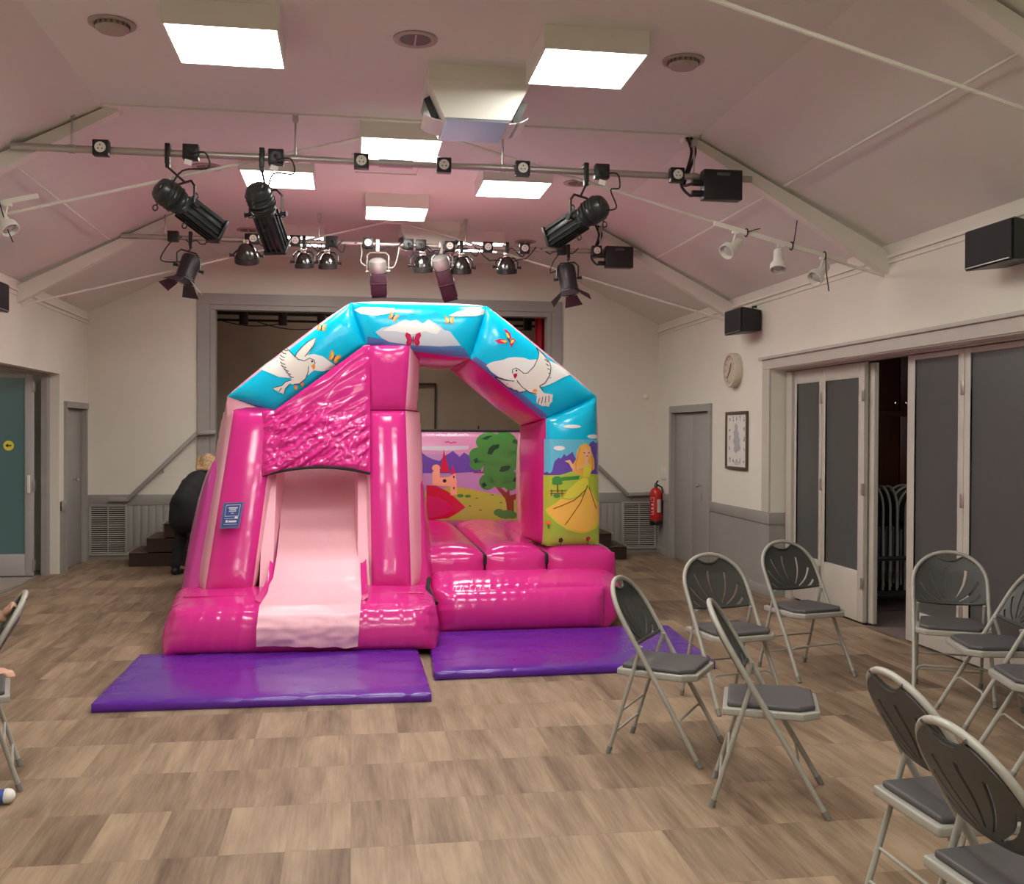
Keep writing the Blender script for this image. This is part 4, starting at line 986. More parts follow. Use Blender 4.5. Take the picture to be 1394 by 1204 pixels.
# ------------------------------------------------------------------ bouncy castle
castle = thing('bouncy_castle', 'pink and blue inflatable bouncy castle with slide and printed arch', 'bouncy castle', (.55, 9.4, 0))
def pillow(bm, P, n, bul, mats=None, wr=0., seed=0, lw=.07, pitch=.045, rnd=1.):
    """puffed block. P: 8 corners, index u + 2v + 4w. bul: {'u0','u1','v0','v1','w0','w1': bulge}"""
    P = [V(p) for p in P]
    def tri(u, v, w):
        a = P[0].lerp(P[1], u).lerp(P[2].lerp(P[3], u), v); b = P[4].lerp(P[5], u).lerp(P[6].lerp(P[7], u), v)
        return a.lerp(b, w)
    cen = tri(.5, .5, .5); rr = random.Random(seed)
    ph = [rr.uniform(0, 6.28) for _ in range(8)]
    def wob(s, k): return math.sin(s/pitch*6.28*.55+ph[k]) + .7*math.sin(s/pitch*6.28*.31+ph[k+1]) + .6*math.sin(s/pitch*6.28*.93+ph[k+2])
    for key, (ax, val) in dict(u0=(0, 0), u1=(0, 1), v0=(1, 0), v1=(1, 1), w0=(2, 0), w1=(2, 1)).items():
        o = [i for i in (0, 1, 2) if i != ax]
        def base(a, b):
            q = [0, 0, 0]; q[ax] = val; q[o[0]] = a; q[o[1]] = b; return tri(*q)
        na, nb_ = n[o[0]], n[o[1]]; B = bul.get(key, 0.)
        la = (base(1, .5)-base(0, .5)).length; lb = (base(.5, 1)-base(.5, 0)).length; mm = max(min(la, lb), 1e-6)*rnd
        e = 1e-3; nr = (base(.5+e, .5)-base(.5-e, .5)).cross(base(.5, .5+e)-base(.5, .5-e))
        nr.normalize()
        if nr.dot(base(.5, .5)-cen) < 0: nr = -nr
        def prof(t, l):
            d = min(1., min(t, 1-t)*l/(.5*mm)); return math.sqrt(max(0., 1-(1-d)**2))
        G = []
        for i in range(na+1):
            row = []
            for j in range(nb_+1):
                a, b = i/na, j/nb_
                p = base(a, b); d = B*prof(a, la)*prof(b, lb)
                if wr and B > 0:
                    da, db = min(a, 1-a)*la, min(b, 1-b)*lb
                    edge = min(1, da/.02)*min(1, db/.02)
                    d += wr*edge*(math.exp(-da/lw)*wob(b*lb, 0) + math.exp(-db/lw)*wob(a*la, 3))*.6
                row.append(bm.verts.new(p+nr*d))
            G.append(row)
        mi = (mats or {}).get(key, 0)
        for i in range(na):
            for j in range(nb_):
                f = bm.faces.new((G[i][j], G[i+1][j], G[i+1][j+1], G[i][j+1])); f.material_index = mi
    bmesh.ops.remove_doubles(bm, verts=bm.verts, dist=1e-4)
    bmesh.ops.recalc_face_normals(bm, faces=bm.faces)
def puff(name, P, n, bul, mats_list, fm=None, parent=castle, ang=42, **k):
    bm = bmesh.new(); pillow(bm, P, n, bul, fm, **k)
    return fin(bm, name, mats_list, parent, ang)
def fin(bm, name, mats_list, parent=castle, ang=42):
    me = bpy.data.meshes.new(name); bm.to_mesh(me); bm.free(); me.shade_smooth(); me.set_sharp_from_angle(angle=rad(ang))
    return link_mesh(name, me, mats_list, parent)
def blk(x0, x1, y0, y1, z0, z1):
    return [(x0, y0, z0), (x1, y0, z0), (x0, y1, z0), (x1, y1, z0), (x0, y0, z1), (x1, y0, z1), (x0, y1, z1), (x1, y1, z1)]

class Print:
    """artwork printed on the front of a puffed panel: outlines laid on the panel's own plane and pressed onto its skin"""
    def __init__(s, bm, yplane, mats): s.bm = bm; s.bvh = BVHTree.FromBMesh(bm); s.y = yplane; s.mats = mats; s.k = 0; s.tf = None; s.boxes = []
    def mi(s, m):
        if m not in s.mats: s.mats.append(m)
        return s.mats.index(m)
    def xz(s, p):
        px, py = s.tf[0]+p[0]/s.tf[2], s.tf[1]+p[1]/s.tf[2]; q = aty(px, py, s.y); return (q.x, q.z)
    def shape(s, m, pts, raw=False):
        loop = pts if raw else [s.xz(p) for p in pts]
        s.k += 1; bb = (min(p[0] for p in loop), max(p[0] for p in loop), min(p[1] for p in loop), max(p[1] for p in loop))
        lay = 1+max([l for q, l, kk in s.boxes if kk != s.k and q[0] < bb[1] and q[1] > bb[0] and q[2] < bb[3] and q[3] > bb[2]], default=0)
        s.boxes.append((bb, lay, s.k)); eps = .0025+.0009*lay; t = fill2d([loop], .022); mi = s.mi(m); mp = {}
        for v in t.verts:
            o = V((v.co.x, s.y-1.2, v.co.y)); h = s.bvh.ray_cast(o, V((0, 1, 0)))
            if h[0] is None or h[0].y > s.y+.25:
                q = V((v.co.x, s.y, v.co.y)); h = s.bvh.find_nearest(q)
            nn = h[1] if h[1].y < 0 else -h[1]
            mp[v] = s.bm.verts.new(h[0]+nn*eps)
        for f in t.faces:
            if f.calc_area() < 1e-9: continue
            vs = [mp[v] for v in f.verts]
            try:
                g = s.bm.faces.new(vs)
            except ValueError: continue
            g.normal_update()
            if g.normal.y > 0: g.normal_flip()
            g.material_index = mi
        t.free()
    def line(s, m, pts, w=1.2, closed=False):
        P = [V(s.xz(p)) for p in pts]
        if closed: P.append(P[0])
        w = w*.0032; L, R_ = [], []
        for i, p in enumerate(P):
            d = P[min(i+1, len(P)-1)]-P[max(i-1, 0)]
            if d.length < 1e-6: d = V((1, 0))
            d.normalize(); q = V((-d.y, d.x)); L.append(p+q*w); R_.append(p-q*w)
        for i in range(len(P)-1):
            s.k -= 1; s.shape(m, [L[i], L[i+1], R_[i+1], R_[i]], raw=True)
        s.k += 1
    def dot(s, m, c, r, ry=None, n=12):
        ry = ry or r; s.shape(m, [(c[0]+r*math.cos(2*math.pi*i/n), c[1]+ry*math.sin(2*math.pi*i/n)) for i in range(n)])
    def butterfly(s, c, r, a, m1, m2):
        ca, sa = math.cos(a), math.sin(a)
        def w(p): return (c[0]+r*(p[0]*ca-p[1]*sa), c[1]+r*(p[0]*sa+p[1]*ca))
        for sg in (-1, 1):
            s.shape(m1, [w((sg*x, y)) for x, y in ((.05, 0), (.35, -.75), (.85, -1.), (1., -.6), (.75, -.1), (.85, .35), (.55, .75), (.2, .45))])
            s.k -= 1
            s.k += 1; s.shape(m2, [w((sg*x, y)) for x, y in ((.12, -.05), (.4, -.6), (.75, -.75), (.7, -.4), (.5, -.1), (.55, .3), (.35, .45))]); s.k -= 1
        s.k += 1
        s.line(P_LINE, [w((0, -.5)), w((0, .5))], 1.2)
YA = 8.80; YAB = 9.62
T3 = (300, 400, 5.015); T4 = (560, 400, 5.015); T5 = (550, 580, 4.979); TP = (0, 0, 1)
def A_(px, py, Y=YA): return aty(px, py, Y)
O = [A_(309, 540), A_(478, 412), A_(663, 417), A_(812, 540), A_(815, 742)]
I_ = [A_(372, 561), A_(497, 470), A_(640, 488), A_(743, 570), A_(744, 744)]
Ob = [V((p.x*1.0, YAB, p.z)) for p in O]
Ib = [V((I_[0].x+.03, YAB, I_[0].z-.03)), V((I_[1].x+.03, YAB, I_[1].z-.06)), aty(612, 503, YAB), aty(708, 580, YAB), V((aty(710, 700, YAB).x, YAB, I_[4].z))]
def seg(i, n): return [I_[i], I_[i+1], O[i], O[i+1], Ib[i], Ib[i+1], Ob[i], Ob[i+1]]
def arch_seg(name, i, n, mats, bf=.075, art=None):
    mats = mats+[P_PALE]
    # u along the tube, v inner to outer, w front to back; skin: print on the front, magenta inside, outside pale pink for its bounce on the ceiling
    bm = bmesh.new()
    pillow(bm, seg(i, n), n, dict(w0=bf, v0=.05, v1=.045, w1=.06), dict(w0=0, v1=2, v0=1, u0=1, u1=1, w1=1), wr=.0022, seed=i, pitch=.05)
    if art:
        pr_ = Print(bm, YA-.03, mats); art(pr_)
    return fin(bm, name, mats)
def dove_left(a):
    a.tf = T3
    a.shape(P_CLOUD, [(255, 510), (300, 470), (380, 440), (420, 425), (500, 425), (580, 425), (640, 415), (700, 430), (740, 460), (790, 490), (760, 512), (700, 530), (640, 525), (600, 555), (540, 562), (470, 577), (400, 570), (330, 540)])
    a.shape(P_DOVE, [(510, 435), (530, 400), (560, 365), (600, 330), (655, 300), (650, 335), (625, 375), (605, 410), (580, 435), (560, 460)])
    a.shape(P_DOVE, [(490, 585), (470, 550), (440, 520), (418, 490), (412, 470), (405, 440), (408, 420), (418, 395), (430, 375), (447, 365), (470, 390), (500, 420), (530, 450), (575, 470), (560, 540)])
    a.shape(P_DOVE, [(470, 610), (485, 580), (490, 530), (530, 480), (575, 455), (610, 443), (640, 455), (648, 480), (632, 497), (607, 492), (602, 530), (582, 580), (540, 615), (500, 622)])
    a.shape(P_DOVE, [(492, 588), (450, 602), (420, 630), (360, 645), (375, 662), (392, 664), (398, 675), (412, 674), (435, 686), (445, 650), (478, 617)])
    a.shape(P_ORANGE, [(622, 492), (646, 480), (648, 505), (637, 520)]); a.shape(P_LINE, [(620, 460), (634, 458), (636, 468), (624, 474)])
    for c in ((516, 640), (556, 614)): a.shape(P_ORANGE, [(c[0]-12, c[1]-12), (c[0]+6, c[1]-14), (c[0]+14, c[1]+4), (c[0]+4, c[1]+18), (c[0]-10, c[1]+10)])
    L = lambda p, w=1.: a.line(P_LINE, p, w)
    L([(530, 450), (575, 462), (610, 443), (640, 455), (648, 480)]); L([(447, 365), (470, 390), (500, 420), (540, 455)])
    for x0_, y0_ in ((430, 376), (419, 396), (409, 420), (405, 440), (411, 468), (419, 490), (436, 514), (452, 536), (468, 556)): L([(x0_, y0_), (x0_+16, y0_+14), (x0_+34, y0_+18)])
    L([(602, 497), (602, 530), (582, 580), (540, 615), (500, 620)]); L([(510, 435), (530, 400), (560, 365), (600, 330), (655, 300), (640, 355), (580, 432)])
    L([(488, 590), (450, 602), (420, 630), (360, 645), (375, 664)]); L([(435, 686), (445, 650), (476, 617)]); L([(400, 672), (420, 645)])
    a.butterfly((692, 235), 34, .2, P_ORANGE, P_PEACH); a.butterfly((775, 440), 40, .5, P_ORANGE, P_GOLD)
def top_art(a):
    a.tf = TP
    lo = [(497, 470), (560, 478), (640, 488), (633, 468), (600, 466), (555, 462), (505, 458)]
    a.shape(P_SKYD, [(500, 470), (640, 487), (632, 474), (600, 470), (520, 462), (500, 458)])
    a.shape(P_CLOUDG, [(511, 453), (520, 447), (530, 445), (540, 441), (546, 438), (552, 436), (560, 439), (566, 436), (575, 441), (583, 436), (590, 440), (598, 444), (604, 450), (612, 452), (618, 460), (627, 471), (600, 472), (560, 470), (530, 466), (520, 461)])
    a.shape(P_CLOUD, [(520, 451), (530, 446), (541, 442), (548, 438), (557, 438), (566, 437), (575, 442), (583, 437), (592, 443), (600, 449), (594, 456), (578, 452), (560, 456), (540, 452)])
    a.tf = T3; a.shape(P_CLOUD, [(915, 110), (960, 92), (1080, 97), (1190, 102), (1200, 125), (1150, 140), (1060, 155), (960, 140)])
    a.butterfly((1178, 165), 34, .5, P_ORANGE, P_PEACH)
    a.tf = T4; a.shape(P_CLOUD, [(250, 155), (310, 125), (390, 105), (440, 95), (500, 105), (505, 135), (440, 155), (330, 160)])
    a.butterfly((257, 188), 34, 0, P_ORANGE, P_GOLD); a.tf = TP; a.butterfly((562, 464), 11, 0, P_RED, P_ROSE)
    for x, y in ((560, 430), (591, 428), (548, 432)): a.line(P_SKYD, [(x-4, y), (x-1, y-2), (x, y), (x+2, y-2), (x+5, y)], .8)
def dove_right(a):
    a.tf = T4
    a.shape(P_SKYD, [(420, 450), (905, 850), (935, 835), (800, 720), (640, 590), (500, 470), (440, 430)])
    a.shape(P_CLOUD, [(510, 490), (530, 475), (560, 465), (620, 455), (660, 440), (700, 436), (760, 440), (800, 455), (870, 450), (940, 460), (1010, 490), (1060, 520), (1097, 550), (1040, 570), (960, 610), (900, 635), (850, 640), (700, 600), (600, 570), (545, 530)])
    a.shape(P_DOVE, [(575, 565), (640, 588), (700, 595), (750, 630), (790, 662), (765, 672), (750, 668), (735, 670), (720, 655), (700, 655), (685, 640), (660, 635), (640, 618), (610, 595)])
    a.shape(P_DOVE, [(780, 545), (830, 500), (860, 440), (870, 400), (850, 372), (880, 395), (905, 425), (930, 450), (940, 475), (948, 505), (940, 530), (938, 560), (915, 590), (905, 612), (870, 632), (830, 600)])
    a.shape(P_DOVE, [(685, 520), (710, 510), (735, 525), (760, 545), (800, 570), (850, 615), (905, 690), (860, 700), (800, 672), (750, 632), (715, 590), (700, 560), (685, 545)])
    a.shape(P_DOVE, [(850, 660), (900, 680), (960, 690), (955, 715), (957, 735), (940, 750), (935, 770), (912, 765), (890, 767), (870, 755), (853, 748)])
    a.shape(P_RED, [(690, 550), (715, 545), (718, 560), (705, 582), (695, 570)]); a.dot(P_LINE, (712, 527), 6); a.dot(P_ORANGE, (838, 663), 14, 11)
    L = lambda p, w=1.: a.line(P_LINE, p, w)
    L([(685, 545), (685, 520), (710, 510), (735, 525), (760, 545), (785, 545), (830, 500), (860, 440), (868, 405), (850, 372)])
    L([(850, 372), (905, 425), (940, 475), (948, 505), (938, 560), (905, 612), (868, 632)]); L([(868, 632), (890, 665)]); L([(715, 590), (750, 635), (800, 672), (850, 685)])
    for k in range(5): L([(905+k*8, 450+k*32), (930+k*4, 470+k*26)])
    for k in range(4): L([(860+k*24, 752-k*4), (872+k*20, 712-k*6)])
    L([(575, 565), (640, 590), (700, 597)]); L([(575, 565), (660, 635), (740, 672), (790, 662)])
    a.shape(P_ROSE, [(628, 240), (650, 250), (672, 275), (680, 305), (662, 315), (650, 300)]); a.shape(P_YELLOW, [(640, 268), (655, 275), (668, 300), (660, 310), (650, 300)])
    a.shape(P_ROSE, [(563, 322), (600, 312), (640, 318), (655, 330), (630, 345), (590, 345)]); a.shape(P_YELLOW, [(600, 322), (640, 322), (652, 331), (630, 338)])
    a.shape(P_ROSE, [(670, 318), (690, 305), (712, 325), (695, 335), (690, 350), (678, 372), (664, 345)]); a.shape(P_YELLOW, [(672, 325), (690, 315), (700, 325), (685, 340), (674, 345)])
    L([(650, 305), (672, 335)], 1.6)
def princess(a):
    a.tf = T5
    a.shape(P_SKYL, [(958, 90), (1320, 95), (1320, 330), (958, 330)])
    for c in ((1130, 5, 60, 12), (1275, 72, 45, 14), (1045, 150, 36, 16), (1295, 186, 20, 9)): a.dot(P_CLOUD, c[:2], c[2], c[3])
    a.shape(P_VIOLET, [(958, 320), (975, 312), (985, 322), (1000, 310), (1015, 240), (1040, 215), (1055, 222), (1075, 190), (1090, 205), (1130, 175), (1150, 220), (1235, 150), (1250, 115), (1275, 100), (1290, 118), (1318, 110), (1318, 345), (958, 345)])
    a.shape(P_LIME, [(956, 335), (1050, 332), (1120, 308), (1200, 318), (1320, 330), (1322, 815), (956, 815)])
    a.shape(P_FIELD, [(956, 560), (1100, 600), (1322, 690), (1322, 815), (956, 815)])
    a.shape(P_GREEN, [(1060, 345), (1180, 335), (1170, 360), (1060, 370)])
    for c in ((1032, 365, 32, 26), (1020, 385, 20, 14), (1050, 385, 16, 12), (1030, 472, 22, 15)): a.dot(P_GREEN, c[:2], c[2], c[3])
    a.line(P_TRUNK, [(1035, 390), (1035, 450)], 1.6)
    a.line(P_TRUNK, [(990, 458), (1090, 455)], 1.2); a.line(P_TRUNK, [(990, 440), (1080, 437)], 1.2)
    for x in (1000, 1062, 1085): a.line(P_TRUNK, [(x, 430), (x, 475)], 1.2)
    # generic lady in a ball gown
    a.shape(P_HAIRG, [(1130, 312), (1125, 270), (1150, 230), (1160, 170), (1185, 130), (1220, 117), (1250, 138), (1262, 180), (1280, 230), (1282, 290), (1252, 312), (1200, 335), (1180, 332)])
    a.shape(P_YELLOW, [(1230, 395), (1282, 480), (1312, 525), (1316, 600), (1312, 655), (1290, 690), (1230, 715), (1190, 722), (1100, 700), (1030, 655), (985, 605), (968, 568), (1055, 490), (1150, 480)])
    a.shape(P_GOLD, [(1230, 398), (1280, 482), (1308, 530), (1310, 600), (1300, 650), (1220, 705), (1180, 706), (1100, 684), (1030, 638), (990, 590), (980, 567), (1060, 495), (1150, 488)])
    a.shape(P_LIME, [(1195, 340), (1242, 340), (1282, 430), (1312, 500), (1296, 522), (1240, 402), (1205, 470), (1110, 498), (1060, 490), (1095, 420), (1150, 370)])
    a.shape(P_YELLOW, [(1200, 350), (1230, 350), (1235, 395), (1195, 465), (1110, 490), (1070, 484), (1105, 425), (1155, 378)])
    a.shape(P_YELLOW, [(1192, 268), (1220, 258), (1250, 264), (1257, 300), (1240, 345), (1198, 345), (1204, 300)])
    a.shape(P_PEACH, [(1078, 236), (1095, 232), (1112, 228), (1132, 262), (1150, 285), (1200, 268), (1200, 282), (1140, 300), (1122, 285), (1105, 252)])
    a.shape(P_PEACH, [(1195, 175), (1215, 150), (1245, 165), (1249, 195), (1232, 217), (1228, 240), (1250, 262), (1195, 268), (1214, 240), (1205, 208)])
    for x in (1206, 1236): a.dot(P_LINE, (x, 182), 4.5)
    a.line(P_RED, [(1217, 203), (1230, 203)], 1.)
    a.line(P_ORANGE, [(1180, 150), (1165, 200), (1150, 250), (1150, 300)], 1.2); a.line(P_ORANGE, [(1262, 200), (1268, 250), (1258, 300)], 1.2)
    for p in ([(1228, 400), (1180, 520), (1080, 668)], [(1215, 430), (1140, 500), (1010, 560)], [(1238, 410), (1290, 560)]): a.line(P_TRUNK, p, 1.)
    for c in ((1150, 600), (1235, 655), (1220, 575), (1120, 650)): a.line(P_YELLOW, [(c[0]+14*math.cos(q*.6), c[1]+14*math.sin(q*.6)) for q in range(9)], 1.)
    for c, mm in (((1240, 760), P_RED), ((985, 655), P_ORANGE), ((1058, 770), P_LINE)):
        for q in range(5): a.dot(mm, (c[0]+9*math.cos(q*1.257), c[1]+10*math.sin(q*1.257)), 7, 8, 8)
        a.line(P_GREEN, [(c[0], c[1]+12), (c[0]+2, c[1]+40)], 1.2)
arch_seg('arch_tube', 0, (40, 18, 16), [P_SKY, P_PINK], art=dove_left)
arch_seg('arch_tube', 1, (44, 18, 16), [P_SKY, P_PINK], art=top_art)
arch_seg('arch_tube', 2, (44, 18, 16), [P_SKY, P_PINK], art=dove_right)
arch_seg('arch_column', 3, (44, 20, 16), [P_SKY, P_PINK], bf=.10, art=princess)
# pale pink column behind the left slide pillar
xo = O[0].x
puff('arch_column', [(xo-.03, YA+.05, .3), (I_[0].x, YA+.05, .3), (xo-.03, YAB, .3), (I_[0].x, YAB, .3), (xo, YA+.005, O[0].z), (I_[0].x, YA+.005, I_[0].z-.01), (xo, YAB, O[0].z), (I_[0].x, YAB, I_[0].z)],
     (10, 14, 26), dict(u0=.06, u1=.05, v0=.03, v1=.05), [P_PALE], wr=.002, seed=5)
# ---- bed
ZB = .62; YBED = 8.66; YEND = 11.45
xb = [.56, aty(660, 757, YBED).x, aty(744, 757, YBED).x, aty(838, 757, YBED).x]
for i in range(3):
    g = .008
    puff('bed_tube', blk(xb[i]+g, xb[i+1]-g, YBED, YEND, .02, ZB-.05), (16, 50, 18), dict(w1=.085, v0=.055, v1=.03, u0=.0 if i else .02, u1=.05 if i == 2 else 0.), [P_PINK], wr=.007, seed=20+i)
for i in (1, 2):
    MB().box((xb[i], (YBED+YEND)/2, ZB-.062), (.022, YEND-YBED+.02, .03)).build('bed_seam', M_FELT, castle)
    MB().box((xb[i], YBED-.006, ZB-.09), (.03, .03, .09), None, .01).build('bed_seam', M_FELT, castle)
# front step tube
ys = 8.06
sx0 = aty(596, 860, ys).x; sx1 = aty(838, 855, ys+.12).x
bm = bmesh.new()
pillow(bm, [(sx0, ys, .02), (sx1-.12, ys+.03, .02), (sx0, YBED-.03, .02), (sx1+.05, YBED-.06, .02), (sx0, ys+.06, .36), (sx1-.10, ys+.10, .36), (sx0, YBED-.02, .43), (sx1+.04, YBED-.05, .43)], (70, 20, 22), dict(v0=.13, w1=.05, u1=.13, u0=.03), None, wr=.007, seed=31)
fin(bm, 'step_tube', [P_PINK])
# ---- back wall with landscape print
YW_ = 11.32
wl, wr_ = aty(500, 600, YW_).x, aty(712, 600, YW_).x
zt, zb2 = aty(640, 587, YW_).z, .55
def landscape(a):
    a.tf = T5
    a.shape(P_LILAC, [(-120, 190), (790, 190), (790, 470), (-120, 470)])
    a.shape(P_CLOUDG, [(70, 140), (440, 135), (430, 160), (300, 168), (80, 165)])
    a.shape(P_VIOLET, [(-120, 240), (60, 235), (75, 180), (95, 198), (115, 175), (150, 205), (190, 225), (240, 238), (262, 212), (330, 170), (375, 210), (405, 180), (450, 210), (520, 260), (520, 310), (330, 320), (-120, 320)])
    a.shape(P_LIME, [(-120, 470), (190, 440), (330, 410), (430, 425), (600, 460), (560, 475), (300, 490), (-120, 500)])
    a.shape(P_FIELD, [(-120, 500), (200, 470), (420, 465), (600, 458), (700, 475), (785, 480), (785, 640), (-120, 640)])
    a.shape(P_RED, [(150, 400), (215, 405), (290, 440), (350, 490), (415, 550), (360, 590), (300, 625), (150, 640)])
    a.shape(P_ROSE, [(150, 470), (230, 480), (300, 520), (330, 560), (280, 600), (150, 630)])
    # small pink towers
    a.shape(P_PEACH, [(190, 400), (190, 310), (215, 300), (240, 300), (240, 350), (300, 345), (345, 320), (355, 380), (355, 465), (315, 470), (310, 410), (240, 405)])
    a.shape(P_RED, [(240, 312), (262, 200), (268, 158), (276, 200), (306, 312)]); a.shape(P_ROSE, [(310, 330), (328, 262), (346, 320)]); a.dot(P_PEACH, (215, 285), 28, 24)
    for c in ((272, 372, 13, 12), (335, 345, 5, 10), (335, 420, 5, 9)): a.dot(P_LINE, c[:2], c[2], c[3])
    a.line(P_ROSE, [(275, 112), (300, 108), (315, 118), (335, 110), (355, 114)], 1.6)
    # big tree
    a.shape(P_TRUNK, [(605, 395), (640, 410), (690, 450), (712, 420), (715, 470), (780, 455), (780, 480), (742, 505), (745, 600), (700, 600), (690, 520), (680, 490), (640, 440)])
    a.shape(P_TRUNK, [(465, 312), (520, 312), (570, 290), (530, 265), (500, 240), (545, 262), (585, 285), (590, 300), (530, 320), (470, 320)])
    for c in ((580, 110, 95, 65), (680, 130, 95, 90), (500, 200, 62, 55), (600, 210, 85, 70), (700, 230, 80, 90), (560, 380, 55, 55), (650, 340, 95, 80), (720, 370, 55, 70), (490, 260, 48, 40), (620, 300, 90, 60)): a.dot(P_GREEN, c[:2], c[2], c[3], 16); a.k -= 1
    a.k += 1
    for pts in ([(560, 190), (575, 150), (600, 130), (645, 125), (640, 150), (610, 165), (590, 195)], [(640, 310), (655, 275), (700, 268), (722, 275), (705, 300), (670, 312)], [(730, 375), (745, 350), (770, 345), (770, 380)], [(520, 90), (560, 70), (600, 66), (560, 95)], [(470, 230), (490, 215), (500, 240), (480, 255)], [(520, 395), (540, 380), (560, 400), (535, 420)], [(740, 90), (770, 100), (765, 125), (735, 115)]): a.shape(P_DGREEN, pts); a.k -= 1
    a.k += 1
    for c in ((640, 585, 35, 25), (690, 600, 60, 30), (735, 605, 30, 26), (380, 472, 22, 12), (430, 475, 22, 10)): a.dot(P_GREEN, c[:2], c[2], c[3]); a.k -= 1
    a.k += 1
    for x, y in ((445, 545), (515, 572), (655, 522), (490, 492), (595, 470)): a.line(P_DGREEN, [(x-8, y), (x, y-6), (x+8, y+2)], 1.2)
    # unreadable strip of small white marks along the top
    for i in range(26):
        if i % 7 != 5: a.line(P_CLOUD, [(150+i*11.2, 60+3*math.sin(i*2.1)), (157+i*11.2, 58+3*math.sin(i*1.3))], 2.2 if i > 4 else 1.4)
bm = bmesh.new(); mats_ = [P_PINKSKY, P_PINK, P_LINE]
pillow(bm, [(wl, YW_, zb2), (wr_, YW_, zb2), (wl, YW_+.35, zb2), (wr_, YW_+.35, zb2), (wl, YW_, zt), (wr_, YW_, zt), (wl, YW_+.35, zt), (wr_, YW_+.35, zt)], (40, 10, 30), dict(v0=.07, v1=.05, w1=.02, u1=.03), dict(w1=2, v1=1, u0=1, u1=1), wr=.0015, seed=40)
MB().tube([(wl, YW_-.01, zt+.004), (wr_, YW_-.01, zt+.004)], .012, 8).build('top_hem', M_FELT, castle)
landscape(Print(bm, YW_-.03, mats_)); fin(bm, 'back_wall', mats_)
# side walls of the bed
for x0, x1, nm, mm in ((aty(712, 640, 11.2).x-.02, 2.24, 'side_wall', P_PALE),):
    puff(nm, [(x0-.02, YAB+.02, .50), (x1, YAB+.02, .50), (x0, YEND+.1, .50), (x1, YEND+.1, .50), (x0-.02, YAB+.02, 1.58), (x1, YAB+.02, 1.58), (x0, YEND+.1, 1.60), (x1, YEND+.1, 1.60)], (6, 24, 16), dict(u0=.05, u1=.06, w1=.06), [mm], wr=.003, seed=44)
# ---- slide
ZS = .345; YS0 = 7.40
bxl, bxr = -1.295, .60
bm = bmesh.new()
pillow(bm, [(bxl, YS0, .052), (bxr, YS0-.04, .052), (bxl-.08, 8.45, .012), (bxr+.03, 8.45, .012), (bxl+.06, YS0+.10, ZS), (bxr-.03, YS0+.06, ZS), (bxl-.04, 8.45, ZS+.02), (bxr+.03, 8.45, ZS+.02)], (96, 40, 20), dict(v0=.085, w1=.035, u0=.05, u1=.05), None, wr=.007, seed=50, pitch=.055)
fin(bm, 'slide_base', [P_PINK])
for xa, xb_ in ((bxl+.06, -.70), (.10, bxr-.05)):
    MB().tube([(xa, 7.86, ZS+.038), (xb_, 7.84, ZS+.038)], .006, 6).build('base_seam', P_ROSE, castle)
YP = 8.22; YT = 8.74
def pillar(name, b0, b1, t0, t1, zb_, zt_, spl, mats_l, fm, dback=.42):
    """front face corners in photo pixels: bottom-left/right on the base, top-left/right"""
    Bl, Br = aty(*b0, YP), aty(*b1, YP); Tl, Tr = aty(*t0, YT), aty(*t1, YT)
    Bl.z = Br.z = zb_
    k = [Bl, Br, Bl+V((spl[0], dback, 0)), Br+V((spl[1], dback, 0)), Tl, Tr, Tl+V((spl[0], dback, 0)), Tr+V((spl[1], dback, 0))]
    return puff(name, k, (16, 10, 44), dict(v0=.05, u0=.03, u1=.03, w1=.05), mats_l, fm, wr=.004, seed=len(name)+int(b0[0]), pitch=.05)
pillar('slide_pillar', (279, 806), (343, 806), (318, 560), (376, 560), ZS+.02, 0, (-.13, -.0), [P_PINK, P_PALE], dict(u0=1, u1=1, v1=1))
pillar('slide_pillar', (506, 803), (560, 803), (503, 560), (552, 560), ZS+.02, 0, (.0, .15), [P_PINK, P_PALE], dict(u0=1, u1=1, v1=1))
Bl, Br, Tl, Tr = aty(503, 558, YT), aty(552, 558, YT), aty(503, 471, YT), aty(558, 471, YT)
puff('upper_pillar', [Bl, Br, Bl+V((0, .35, 0)), Br+V((.12, .35, 0)), Tl, Tr, Tl+V((0, .35, 0)), Tr+V((.10, .35, 0))], (14, 8, 18), dict(v0=.04, u1=.03, u0=.02, w1=.02), [P_PINK, P_PALE], dict(u1=1, v1=1), wr=.003, seed=77)
# outer walls of the slide: one at the left coloured mauve for its backlit shade, a magenta one between slide and bed
puff('slide_wall', [(-1.36, 8.36, .02), (-1.12, 8.32, .02), (-1.50, 11.3, .02), (-1.2, 11.3, .02), (-1.16, 8.75, 1.30), (-1.0, 8.72, 1.34), (-1.42, 11.3, 1.35), (-1.22, 11.3, 1.40)], (8, 40, 30), dict(u0=.08, u1=.03, v0=.03, w1=.06), [P_PINKSHADE], wr=.003, seed=81)
rb = aty(592, 800, 8.36).x
puff('slide_wall', [(.44, 8.30, .02), (rb, 8.34, .02), (.47, 11.3, .02), (.64, 11.3, .02), (.46, 8.78, 1.20), (aty(574, 640, 8.9).x, 8.86, 1.22), (.48, 11.3, 1.35), (.62, 11.3, 1.35)], (12, 40, 34), dict(v0=.06, u0=.03, u1=.05, w1=.12), [P_PINK], wr=.003, seed=83)
puff('slide_tower', [(-1.1, 9.75, .02), (.42, 9.75, .02), (-1.1, 11.2, .02), (.42, 11.2, .02), (-1.1, 9.75, 1.22), (.42, 9.75, 1.22), (-1.1, 11.2, 1.22), (.42, 11.2, 1.22)], (24, 20, 20), dict(v0=.02, w1=.06, v1=.05), [P_PINK], wr=.003, seed=85)
